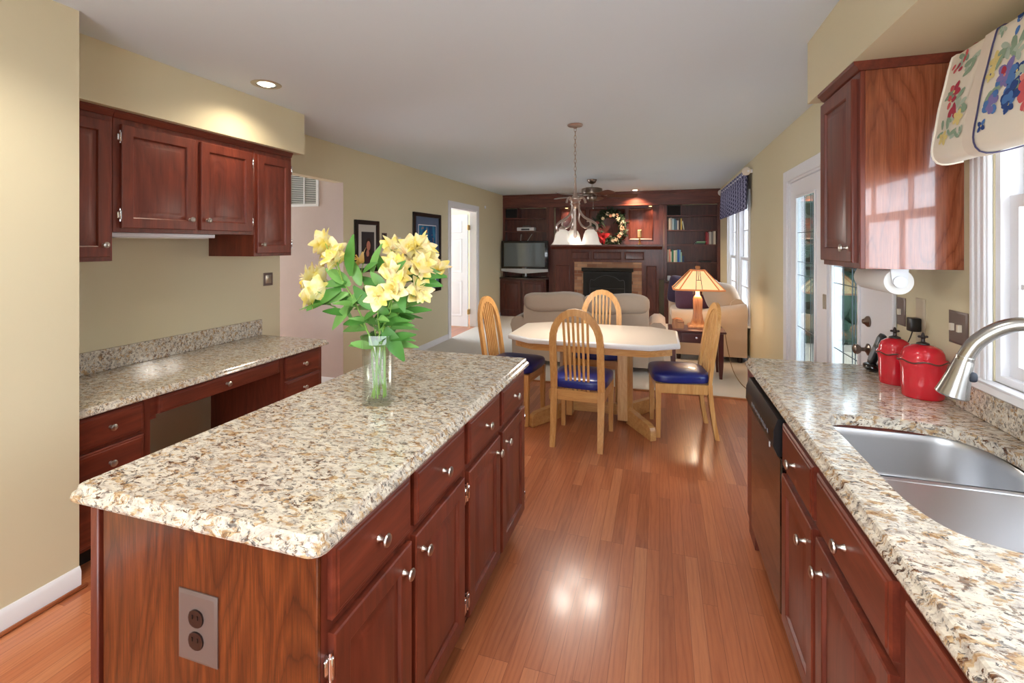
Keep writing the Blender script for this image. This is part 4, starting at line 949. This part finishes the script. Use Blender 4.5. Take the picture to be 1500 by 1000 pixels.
for k, ang in enumerate((-145, -35, 90)):
    a = math.radians(ang+17); e = Vector((math.cos(a), math.sin(a), 0)); C = Vector((cx, cy, 0))
    P = lambda r, z: C+e*r+Vector((0, 0, z))
    arm = smooth_path([P(.10, 1.88), P(.085, 1.915), P(.055, 1.925), P(.035, 1.89), P(.04, 1.82), P(.085, 1.76), P(.16, 1.72), P(.205, 1.685), P(.20, 1.645), P(.165, 1.635), P(.148, 1.665)], 6)
    obj('arm', MB().tube(arm, .0100, 8), CHN, t)
    arm2 = smooth_path([P(.028, 1.90), P(.04, 1.80), P(.035, 1.74), P(.06, 1.69), P(.105, 1.665), P(.145, 1.685), P(.14, 1.72), P(.115, 1.722)], 6)
    obj('scroll', MB().tube(arm2, .0085, 8), CHN, t)
    sc = P(.148, 0)
    obj('socket', MB().lathe([(0, 0), (.028, 0), (.03, .01), (.02, .024), (.008, .03), (0, .03)], (sc.x, sc.y, 1.648)), CHN, t)
    pr = [(.026, 1.652), (.045, 1.64), (.058, 1.61), (.066, 1.575), (.074, 1.545), (.092, 1.522), (.096, 1.520), (.090, 1.5235), (.071, 1.547), (.063, 1.576), (.055, 1.61), (.043, 1.636), (.026, 1.648)]
    obj('shade', MB().lathe(pr, (sc.x, sc.y, 0), cap=False, seg=28), OPAL, t, 60)
    obj('bulb', MB().puff((sc.x, sc.y, 1.595), (.022, .022, .03), 2, 6), pm('chandelier_bulb', (255, 240, 214), .4, emit=(255, 232, 200), es=2) if 'chandelier_bulb' not in MAT else MAT['chandelier_bulb'], t)
    lamp('chandelier_light', 'POINT', (sc.x, sc.y, 1.50), 8, (1, .95, .87), .075, parent=t)
# ------------------------------------------------------------------ pictures on the left wall
BFR = pm('black_frame', (18, 15, 15), .3, coat=.3)
def framed(name, label, y0, y1, z0, z1, fw, matc, mw, frm=BFR):
    t = thing(name, label, 'picture', (XL, (y0+y1)/2, z0)); x = XL
    obj('frame', MB().box(x+.001, x+.03, y0, y0+fw, z0, z1, .003).box(x+.001, x+.03, y1-fw, y1, z0, z1, .003).box(x+.001, x+.03, y0+fw, y1-fw, z0, z0+fw, .003).box(x+.001, x+.03, y0+fw, y1-fw, z1-fw, z1, .003), frm, t)
    obj('mat_board', MB().box(x+.002, x+.012, y0+fw-.001, y1-fw+.001, z0+fw-.001, z1-fw+.001), matc, t)
    return t
t = framed('framed_portrait', 'black framed photo portrait of a dark-haired person, pale mat', 4.43, 4.89, 1.205, 1.795, .05, pm('pale_mat', (196, 192, 182), .8), .1)
x = XL+.0125
ph = obj('photo', MB().box(x, x+.002, 4.555, 4.80, 1.30, 1.665), pm('photo_backdrop', (44, 42, 46), .4, noise=(7, .4)), t)
def disc(c, ry, rz, xo, n=20, mb=None, a0=0, a1=2*PI):
    mb = mb or MB(); L = [(xo, c[0]+ry*math.cos(a0+(a1-a0)*i/n), c[1]+rz*math.sin(a0+(a1-a0)*i/n)) for i in range(n)]
    mb.loft([L, [(xo+.0005, b, d) for _, b, d in L]]); return mb
obj('printed_hair', disc((4.69, 1.51), .062, .085, x+.0022, mb=disc((4.69, 1.45), .068, .09, x+.0021)), pm('print_hair', (38, 18, 14), .4), ph)
obj('printed_face', disc((4.685, 1.505), .038, .055, x+.003, mb=disc((4.67, 1.42), .028, .04, x+.003)), pm('print_skin', (186, 122, 100), .4), ph)
obj('printed_clothes', disc((4.68, 1.31), .10, .09, x+.0026, 16, None, 0, PI), pm('print_clothes', (60, 26, 30), .4), ph)
t = framed('framed_artwork', 'large black framed blue picture with a grey-blue mat', 5.72, 6.555, .82, 1.965, .055, pm('greyblue_mat', (84, 100, 128), .7), .1)
obj('liner', MB().box(x, x+.002, 5.865, 6.41, .99, 1.80), WHITE, t)
m, tt, b = nt('blue_abstract'); v = coords(tt, (1, 1, .45))
c = ramp(tt, noise(tt, v, 4.5, 5, 1.2), [(.3, (16, 32, 66)), (.45, (20, 84, 132)), (.6, (46, 130, 168)), (.75, (120, 176, 190))])
g = tt.nodes.new('ShaderNodeTexGradient'); tt.links.new(coords(tt, (1, 1, 1.5), (0, PI/2, 0), (1.95, 0, 0)), g.inputs[0])
sp = ramp(tt, noise(tt, v, 15, 2, .6), [(.66, (0, 0, 0)), (.70, (1, 1, 1))])
c = mix(tt, sp, c, (206, 128, 78)); tt.links.new(c, b.inputs['Base Color']); b.inputs['Roughness'].default_value = .25
obj('print', MB().box(x+.0021, x+.003, 5.877, 6.398, 1.002, 1.788), m, t)
t = thing('wall_sensor', 'tiny white sensor on the wall beyond the white door', 'sensor', (XL, 8.5, 2.2))
obj('cap', MB().lathe([(0, 0), (.03, 0), (.026, .012), (0, .014)], (XL+.0005, 8.52, 2.23), (1, 0, 0)), WHITE, t)
# ------------------------------------------------------------------ things on the sink counter
ZC = .9185
t = thing('paper_towel_holder', 'white paper towel holder under the right wall cabinet', 'holder', (.905, 2.4, 1.43))
HP = pm('pale_plastic', (222, 224, 228), .3)
for y in (2.232, 2.545): obj('bracket', MB().prism([(.875, 1.4295), (.935, 1.4295), (.93, 1.37), (.905, 1.355), (.88, 1.37)], 'y', y, y+.007), HP, t)
obj('rod', MB().tube([(.905, 2.228, 1.378), (.905, 2.556, 1.378)], .011, 14).lathe([(.024, 0), (.024, .006), (.015, .009), (0, .009)], (.905, 2.231, 1.378), (0, -1, 0)), HP, t)
t = thing('paper_towel_roll', 'white paper towel roll hanging under the right wall cabinet', 'paper towel', (.905, 2.39, 1.32))
mb = MB(); P = []
for i in range(28):
    P.append(i*2*PI/28)
R = lambda r, y: [(.905+r*math.cos(a), y, 1.378+r*math.sin(a)) for a in P]
mb.loft([R(.0215, 2.241), R(.050, 2.241), R(.0515, 2.243), R(.0515, 2.542), R(.050, 2.544), R(.0215, 2.544), R(.0215, 2.241)], False, False); obj('paper', mb, PAPER, t)
obj('core', MB().loft([R(.0213, 2.2415), R(.0195, 2.2415), R(.0195, 2.5435), R(.0213, 2.5435)], False, False), pm('cardboard', (190, 180, 166), .9), t)
def canister(label, c, a, b_, hgt):
    t = thing('canister', label, 'canister', (c[0], c[1], ZC), 0, 'red ceramic canisters by the window')
    x, y = c; z = ZC
    E_ = lambda k, z, wob=0: [(x+a*k*math.cos(q), y+b_*k*math.sin(q), z+wob*math.sin(q*6)) for q in [i*2*PI/48 for i in range(48)]]
    obj('jar', MB().loft([E_(.90, z+.0005), E_(.95, z+.006), E_(.97, z+hgt*.4), E_(.985, z+hgt*.8), E_(1.03, z+hgt*.93), E_(1.08, z+hgt, .004)], True, True), REDC, t, 60)
    l = obj('lid', MB().loft([E_(1.11, z+hgt+.0035, .004), E_(1.10, z+hgt+.010, .004), E_(.98, z+hgt+.016), E_(.93, z+hgt+.035), E_(.80, z+hgt+.052), E_(.5, z+hgt+.064), E_(.2, z+hgt+.068)]), REDC, t, 60)
    obj('rim_line', MB().tube(E_(1.112, z+hgt+.004, .004), .003, 6, True), pm('dark_rim', (92, 52, 40), .4) if 'dark_rim' not in MAT else MAT['dark_rim'], l)
    obj('finial', MB().lathe([(0, 0), (.022, 0), (.02, .005), (.007, .01), (.006, .022), (.011, .028), (.006, .036), (.004, .044), (0, .048)], (x, y, z+hgt+.068)).puff((x-.012, y, z+hgt+.098), (.006, .005, .005), 2, 4).puff((x+.012, y, z+hgt+.098), (.006, .005, .005), 2, 4), pm('iron_finial', (62, 54, 54), .4, .5) if 'iron_finial' not in MAT else MAT['iron_finial'], l)
    return t
canister('larger red canister, the one nearer the faucet', (1.003, 2.285), .073, .062, .142)
canister('smaller red canister, partly hidden by the larger one', (.985, 2.475), .060, .055, .13)
t = thing('cordless_phone', 'black cordless phone standing in its charger by the door', 'phone', (.95, 2.70, ZC))
obj('charger', MB().puff((.985, 2.69, ZC+.018), (.04, .045, .018), 3, 6), GLOSSB, t)
R_ = Matrix.Rotation(math.radians(16), 3, 'Y') @ Matrix.Rotation(math.radians(10), 3, 'X')
hc = Vector((.998, 2.69, ZC+.10))
hs = obj('handset', MB().puff(hc, (.014, .025, .083), 5, 6, R_), BLACK, t)
obj('keypad', MB().puff(hc+R_ @ Vector((-.0125, 0, -.025)), (.003, .018, .035), 6, 4, R_), pm('key_grey', (110, 112, 118), .5), hs)
obj('display', MB().puff(hc+R_ @ Vector((-.0125, 0, .045)), (.003, .017, .02), 6, 4, R_), pm('phone_display', (120, 130, 136), .2), hs)
t = thing('charger', 'black plug charger in the socket behind the red canisters', 'charger', (1.05, 2.50, 1.14))
obj('adapter', MB().box(1.043, 1.0835, 2.475, 2.52, 1.145, 1.205, .006, 2), BLACK, t)
obj('cable', MB().tube(smooth_path([(1.06, 2.50, 1.147), (1.05, 2.51, 1.10), (1.03, 2.56, 1.0), (1.03, 2.64, .935), (1.025, 2.69, .928)], 5), .0025, 6), BLACK, t)
# ------------------------------------------------------------------ floral valance over the sink window
VP = [(1.08, 2.185), (.99, 2.185), (.972, 2.15), (.955, 2.07), (.94, 2.0), (.93, 1.93), (.922, 1.88), (.92, 1.845), (.93, 1.818), (.955, 1.808), (1.0, 1.815), (1.05, 1.83)]
VS = smooth_path([(a, 0, z) for a, z in VP], 4)
CUM = [0]
for a, b in zip(VS, VS[1:]): CUM.append(CUM[-1]+(b-a).length)
def vpos(y, s, off=0):
    s = max(0, min(CUM[-1]-1e-5, s)); i = max(j for j in range(len(CUM)-1) if CUM[j] <= s)
    q = (s-CUM[i])/(CUM[i+1]-CUM[i]); p = VS[i].lerp(VS[i+1], q); d = VS[i+1]-VS[i]; n = Vector((d.z, 0, -d.x)).normalized()
    if n.x > 0 and 4 < i < 30: n = -n
    return Vector((p.x, y, p.z))+n*off
t = thing('floral_valance', 'floral fabric valance above the kitchen window', 'valance', (.95, 1.5, 1.8))
mb = MB(); ys = [.95+i*(2.035-.95)/24 for i in range(25)]
G = [[mb.v(vpos(y, CUM[-1]*j/40)) for j in range(41)] for y in ys]
for i in range(24):
    for j in range(40): mb.f([G[i][j], G[i+1][j], G[i+1][j+1], G[i][j+1]])
for row in (G[0], G[-1]): mb.f(row)
CLO = pm('cream_cotton', (232, 224, 208), .85, noise=(9, .05))
obj('cloth', mb, CLO, t, 60)
def band(y0, y1, off, n=40):
    mb = MB(); R = []
    for j in range(2, n): 
        s = CUM[-1]*j/n; R.append([vpos(y0, s, off), vpos(y1, s, off), vpos(y1, s, off+.004), vpos(y0, s, off+.004)])
    return mb.loft(R)
st = obj('strap', band(1.80, 1.85, .002), pm('plain_cream_band', (224, 212, 196), .85), t)
obj('piping', band(1.797, 1.7995, .002), pm('navy_piping', (62, 58, 92), .7), st)
obj('piping', MB().tube([vpos(2.033, CUM[-1]*j/40, .001) for j in range(2, 38)], .004, 6), CLO, t)
PAL = [pm('print_'+n, c, .85) for n, c in (('navy', (38, 70, 132)), ('blue', (76, 122, 184)), ('violet', (128, 118, 176)), ('red', (168, 50, 72)), ('rose', (206, 92, 96)), ('pink', (222, 136, 126)), ('green', (140, 164, 140)), ('pale_green', (176, 192, 176)), ('yellow', (222, 204, 132)))]
mb = MB(); rnd = random.Random(11); MI = []
lay = [0]
def spot(y, s, ry, rs, a, k):
    lay[0] = (lay[0]+1) % 40
    vs = []
    for i in range(9):
        q = 2*PI*i/9; u = ry*math.cos(q); w = rs*math.sin(q)*(1-.25*math.cos(q))
        vs.append(mb.v(vpos(y+u*math.cos(a)-w*math.sin(a), s+u*math.sin(a)+w*math.cos(a), .0012+lay[0]*.00004)))
    f = mb.f(vs)
    if f: f.material_index = k
def flower(y, s, r, k, n=5, c=8):
    a0 = rnd.uniform(0, 6)
    for i in range(n):
        a = a0+2*PI*i/n; spot(y+r*.62*math.cos(a), s+r*.62*math.sin(a), r*.5, r*.36, a, k if rnd.random() < .75 else min(8, k+1) if k != 8 else 8)
    spot(y, s, r*.16, r*.16, 0, c)
def leafs(y, s, r, n=3):
    for i in range(n): spot(y+rnd.uniform(-r, r), s+rnd.uniform(-r, r), r*.75, r*.3, rnd.uniform(0, 6), rnd.choice((6, 7)))
s0 = .09
def cluster(y, s, ry, rs, n, ks, pr=.016):
    for i in range(n):
        q = rnd.uniform(0, 6.3); r = math.sqrt(rnd.random()); a = rnd.uniform(0, 6)
        spot(y+ry*r*math.cos(q), min(.43, s+rs*r*math.sin(q)), pr*rnd.uniform(.7, 1.15), pr*.7, a, rnd.choice(ks))
for y, s, r in ((1.96, .13, .03), (1.90, .17, .035), (1.95, .26, .035), (1.91, .32, .03), (1.975, .36, .025), (1.93, .40, .02), (1.89, .39, .02), (1.76, .20, .03), (1.70, .17, .04), (1.66, .20, .03), (1.74, .33, .03), (1.63, .30, .03), (1.775, .12, .018), (1.60, .12, .03), (1.52, .2, .03), (1.4, .25, .05), (1.25, .2, .05), (1.1, .28, .05)): leafs(y, s, r, 5)
flower(1.96, .245, .034, 3); flower(1.965, .275, .026, 3, 3); spot(1.935, .315, .012, .03, .3, 3); spot(1.955, .32, .012, .022, -.3, 3)
for y, s in ((2.0, .15), (1.985, .165), (1.97, .155), (1.955, .17), (1.93, .09), (1.94, .12), (1.945, .14)): spot(y, s, .012, .007, rnd.uniform(0, 6), rnd.choice((3, 4)))
flower(1.905, .345, .026, 8); flower(1.97, .40, .024, 8); flower(1.765, .21, .03, 8); flower(1.775, .25, .022, 8, 5, 0)
flower(1.70, .27, .042, 1); flower(1.705, .275, .03, 2, 5, 5)
cluster(1.665, .33, .034, .05, 20, (0, 0, 0, 1), .019); flower(1.655, .28, .026, 0); flower(1.665, .37, .026, 0)
cluster(1.745, .345, .024, .032, 10, (2, 2, 1), .017); flower(1.77, .405, .02, 0, 4)
cluster(1.70, .08, .02, .05, 12, (1, 1, 0), .016); spot(1.70, .15, .014, .009, 1.5, 1)
cluster(1.63, .06, .05, .03, 14, (4, 5, 4), .012)
for y, s in ((1.555, .12), (1.575, .17), (1.545, .18)): flower(y, s, .04, 1)
cluster(1.60, .225, .02, .03, 8, (5, 4), .014)
cluster(1.565, .335, .06, .075, 85, (4, 4, 5, 3, 4), .019)
for yc in (1.36, 1.14): cluster(yc, .3, .07, .07, 50, (4, 5, 0, 1), .018)
obj('floral_print', mb, PAL, t, 180)
# blue valance over the living room windows
t = thing('blue_valance', 'navy patterned valance on a white pole over the living room windows', 'valance', (.98, 7.5, 2.0))
m, tt, b = nt('navy_lattice_cloth'); v = coords(tt, (1, 1, 1), (PI/4, 0, 0))
ck = tt.nodes.new('ShaderNodeTexVoronoi'); ck.feature = 'DISTANCE_TO_EDGE'; ck.inputs['Scale'].default_value = 24; ck.inputs['Randomness'].default_value = 0; tt.links.new(v, ck.inputs['Vector'])
c = ramp(tt, ck.outputs[0], [(.06, (150, 150, 180)), (.09, (30, 33, 74))], 'CONSTANT'); tt.links.new(c, b.inputs['Base Color']); b.inputs['Roughness'].default_value = .85
mb = MB(); n = 72; A = []
for i in range(n+1):
    y = 6.42+i*(8.95-6.42)/n; xo = 1.03+.02*math.sin(i*PI/3.0); A.append([(xo+.01, y, 2.47+.01*math.sin(i*PI/3.0)), (xo, y, 2.36), (xo-.008, y, 2.15), (xo-.012, y, 1.955+.014*math.sin(i*PI/3.0))])
mb.loft(A, closed=False); mb.loft([[(a+.004, b_, c_) for a, b_, c_ in r] for r in A], closed=False)
obj('cloth', mb, m, t, 80)
obj('pole', MB().tube([(1.04, 6.38, 2.42), (1.04, 8.99, 2.42)], .014, 12), WHITE, t)
for y, d in ((6.415, -1), (8.955, 1)): obj('finial', MB().lathe([(0, 0), (.05, 0), (.052, .012), (.03, .022), (0, .024)], (1.025, y, 2.42), (-.55, d, 0)), pm('ivory_finial', (226, 214, 200), .4) if 'ivory_finial' not in MAT else MAT['ivory_finial'], t)
for y in (6.40, 8.97): obj('bracket', MB().box(1.03, XR-.0005, y-.01, y+.01, 2.40, 2.44), WHITE, t)
# ------------------------------------------------------------------ bouquet on the island
B0 = Vector((-1.033, 1.583, .9185))
t = thing('vase', 'clear square glass vase on the island holding yellow flowers', 'vase', B0, math.radians(17), local=True)
q4 = lambda h_, z, r=.012: [(a, b_, z) for a, b_ in rrect(-h_, h_, -h_, h_, r, 3)]
VGL = glass('vase_glass', (.955, .975, .965), .06, .7)
obj('glass_wall', MB().loft([q4(.050, .0005), q4(.053, .004), q4(.050, .09), q4(.052, .2), q4(.056, .262), q4(.0555, .265), q4(.051, .262), q4(.047, .2), q4(.045, .09), q4(.046, .018), q4(.04, .014)]), VGL, t, 60)
obj('water', MB().loft([q4(.0445, .02), q4(.044, .09), q4(.0455, .16)]), glass('vase_water', (.97, .99, .975), .01, .1), t, 60)
STEM = pm('flower_stem_green', (132, 172, 74), .5); LEAF = pm('flower_leaf_green', (78, 136, 56), .45, noise=(18, .25)); LEAF2 = pm('flower_leaf_light', (112, 164, 82), .45, noise=(18, .2))
m, tt, b = nt('pale_yellow_petal'); v = coords(tt)
c = ramp(tt, noise(tt, v, 24, 2), [(.32, (240, 216, 96)), (.47, (244, 228, 150)), (.62, (246, 234, 190)), (.72, (240, 206, 150))]); tt.links.new(c, b.inputs['Base Color']); b.inputs['Roughness'].default_value = .5
b.inputs['Subsurface Weight'].default_value = .0; PET = m
PET2 = pm('peach_petal', (240, 200, 112), .5, noise=(20, .15)); STAM = pm('stamen_ochre', (196, 140, 60), .6)
def bloom_mb(c, d, r, rnd):
    mb = MB(); d = Vector(d).normalized(); u = d.orthogonal().normalized(); w = d.cross(u); c = Vector(c); a0 = rnd.uniform(0, 6)
    for ring, (L, ww, tilt) in enumerate(((r, r*.46, .8), (r*.98, r*.34, 1.05))):
        for k in range(3):
            a = a0+2*PI*(k+ring*.5)/3; e = u*math.cos(a)+w*math.sin(a)
            leaf_card(mb, c-d*r*.45, e+d*tilt, d-e*.4, L*1.15, ww, rnd.uniform(.15, .5), 5)
    for k in range(5):
        a = a0+k*1.25; e = u*math.cos(a)+w*math.sin(a); mb.tube([c-d*r*.4, c+d*r*.15+e*r*.1, c+d*r*.42+e*r*.25], .0012, 4)
    return mb
BL = [(-.22, -.047, .607), (-.131, -.092, .561), (-.27, -.083, .481), (-.263, -.019, .493), (-.226, -.101, .421), (-.104, .021, .548), (.023, .071, .591), (.102, -.03, .523), (.153, .049, .599), (.172, .097, .543), (.182, -.005, .521), (.082, .079, .583), (.11, -.059, .495), (.052, -.088, .418), (.111, -.069, .443), (.172, .013, .445)]
LF = {0: [((-.089, -.048, .487), (-.108, -.054, .628), 0), ((-.10, -.04, .45), (-.19, -.07, .50), 1)], 1: [((-.126, -.059, .435), (-.245, -.095, .35), 0), ((-.10, -.05, .42), (-.17, -.08, .38), 1), ((-.11, -.05, .46), (-.2, -.07, .44), 0)],
      2: [((-.014, -.024, .49), (.003, -.019, .60), 1), ((-.05, -.03, .50), (.01, -.05, .53), 0), ((-.06, -.03, .45), (-.09, -.05, .53), 1)], 3: [((.03, .02, .47), (-.02, .0, .55), 0), ((.02, .0, .42), (-.06, -.03, .47), 0)],
      4: [((.098, .011, .501), (.235, .053, .47), 0), ((.09, .0, .46), (.19, .05, .50), 1)], 5: [((.123, .018, .474), (.225, .049, .44), 0), ((.06, -.005, .37), (.18, .034, .385), 1), ((.10, -.02, .44), (.13, -.05, .37), 0)],
      6: [((.05, -.03, .44), (.0, -.06, .49), 1), ((.06, -.03, .47), (.13, -.06, .53), 0), ((.023, -.013, .42), (.061, -.02, .318), 0)], 7: [((-.026, -.028, .318), (-.112, -.055, .295), 0), ((-.01, -.03, .36), (-.08, -.06, .43), 0), ((-.051, -.036, .42), (-.11, -.059, .36), 1)],
      8: [((.023, -.013, .30), (.085, .0, .17), 0), ((.02, -.02, .36), (.09, -.04, .33), 1), ((-.076, -.044, .383), (-.155, -.067, .285), 1)]}
SP = [('tall left flower stem, highest blooms at the left of the bouquet', (0, 1)), ('low far-left flower stem with blooms drooping outward', (2, 3, 4)), ('short peach-tinted flower stem between the left and right blooms', (5,)), ('upright flower stem before the thermostat', (6, 11)), ('tall right flower stem reaching toward the blue picture', (8, 9)), ('right-hand flower stem with a bloom hanging at the lower right', (10, 15)), ('middle right flower stem with paired pale blooms', (7, 12)), ('low front flower stem with one pale bloom facing forward', (13,)), ('low front flower stem with one bloom just right of centre', (14,))]
Rz = Matrix.Rotation(math.radians(17), 3, 'Z')
for i, (lb, ids) in enumerate(SP):
    rnd = random.Random(40+i)
    ft = thing('flower_stem', lb, 'flower', B0, 0, 'yellow flowers in the glass vase', local=True)
    ct = sum((Vector(BL[k]) for k in ids), Vector())/len(ids); j = ct*.72; j.z = ct.z*.80
    a = i*2.4; foot = Rz @ Vector((.026*math.cos(a), .026*math.sin(a), .022)); rim = Rz @ Vector((max(-.034, min(.034, ct.x*.18)), max(-.034, min(.034, ct.y*.3+.012*math.sin(a*3))), .262))
    path = smooth_path([foot, foot.lerp(rim, .5), rim, rim.lerp(j, .55)+Vector((0, 0, .015)), j], 5)
    obj('stem', MB().tube(path, [.0036-.0012*k/(len(path)-1) for k in range(len(path))], 7), STEM, ft)
    for k in ids:
        p = Vector(BL[k])
        for q in range(3 if k not in (13, 14, 5) else 1):
            o_ = Vector((0, 0, 0)) if q == 0 else Vector((rnd.uniform(-.028, .028), rnd.uniform(-.01, .04), rnd.uniform(-.03, .02)))
            pp = p+o_
            d = Vector((pp.x*1.4, pp.y*.8-.11, rnd.uniform(.02, .14)-.06*(k in (4, 15, 13)))) if q == 0 else Vector((pp.x+rnd.uniform(-.2, .2), rnd.uniform(-.25, .2), rnd.uniform(-.05, .25)))
            d.normalize(); rr = rnd.uniform(.048, .058)
            ped = obj('bloom', bloom_mb(pp, d, rr, rnd), PET2 if k == 5 else PET, ft, 80)
            obj('pedicel', MB().tube(smooth_path([j, j.lerp(pp, .5)+Vector((0, 0, .01)), pp-d*rr*.45], 4), .0016, 6), STEM, ped)
    for (a, b_, dk_) in LF.get(i, []):
        a, b_ = Vector(a), Vector(b_); L = (b_-a).length
        obj('leaf', leaf_card(MB(), a, b_-a+Vector((0, 0, L*.22)), Vector((rnd.uniform(-.3, .3), -.8, .6)), L*1.12, L*.15+.007, .22, 7), LEAF2 if dk_ else LEAF, ft, 80)
    # small leaves clothing each stem between the rim and the blooms
    for q in range(8):
        f = .42+.07*q; p = path[int(f*(len(path)-1))]; a = rnd.uniform(0, 6.3)
        obj('leaf', leaf_card(MB(), p, (math.cos(a)+ct.x*3, math.sin(a)*.7, .45), (rnd.uniform(-.4, .4), -.8, .7), rnd.uniform(.06, .13), rnd.uniform(.012, .02), rnd.uniform(.2, .8), 5), LEAF if q % 2 else LEAF2, ft, 80)
# ------------------------------------------------------------------ outside
struct('shade_roof', MB().box(XR+.13, 3.6, 2.35, 5.9, 2.5, 2.6), pm('shade_roof_grey', (120, 116, 110), .8), label='added roof slab shading the outside of the french doors')  # unseen slab added to keep the view through the door glass dark
struct('ground_outside', MB().box(XR+.13, 16, -6, 20, -.3, -.2), pm('weathered_deck', (150, 140, 126), .8, noise=(3, .2)))
HEDGE = pm('dark_evergreen', (40, 62, 46), .8, noise=(8, .5))
def hedge(label, n, x0, x1, y0, y1, z1, seed):
    rnd = random.Random(seed); mb = MB()
    for i in range(n):
        mb.puff((rnd.uniform(x0, x1), rnd.uniform(y0, y1), rnd.uniform(-.1, z1)), (rnd.uniform(.3, .5), rnd.uniform(.3, .45), rnd.uniform(.3, .45)), 2.2, 4, None, lambda q: q*(1+rnd.uniform(-.16, .16)))
    tag(obj('hedge', mb, HEDGE, None, 20), label, 'hedge')
hedge('dark evergreen hedge outside, seen through the french doors', 150, 1.9, 5.0, 9.6, 10.4, 2.9, 5)
hedge('added evergreen hedge row outside, blocking sky light from the french doors', 130, 3.7, 4.4, 2.6, 6.4, 2.6, 6)  # row added to keep sky light off the outer door jamb
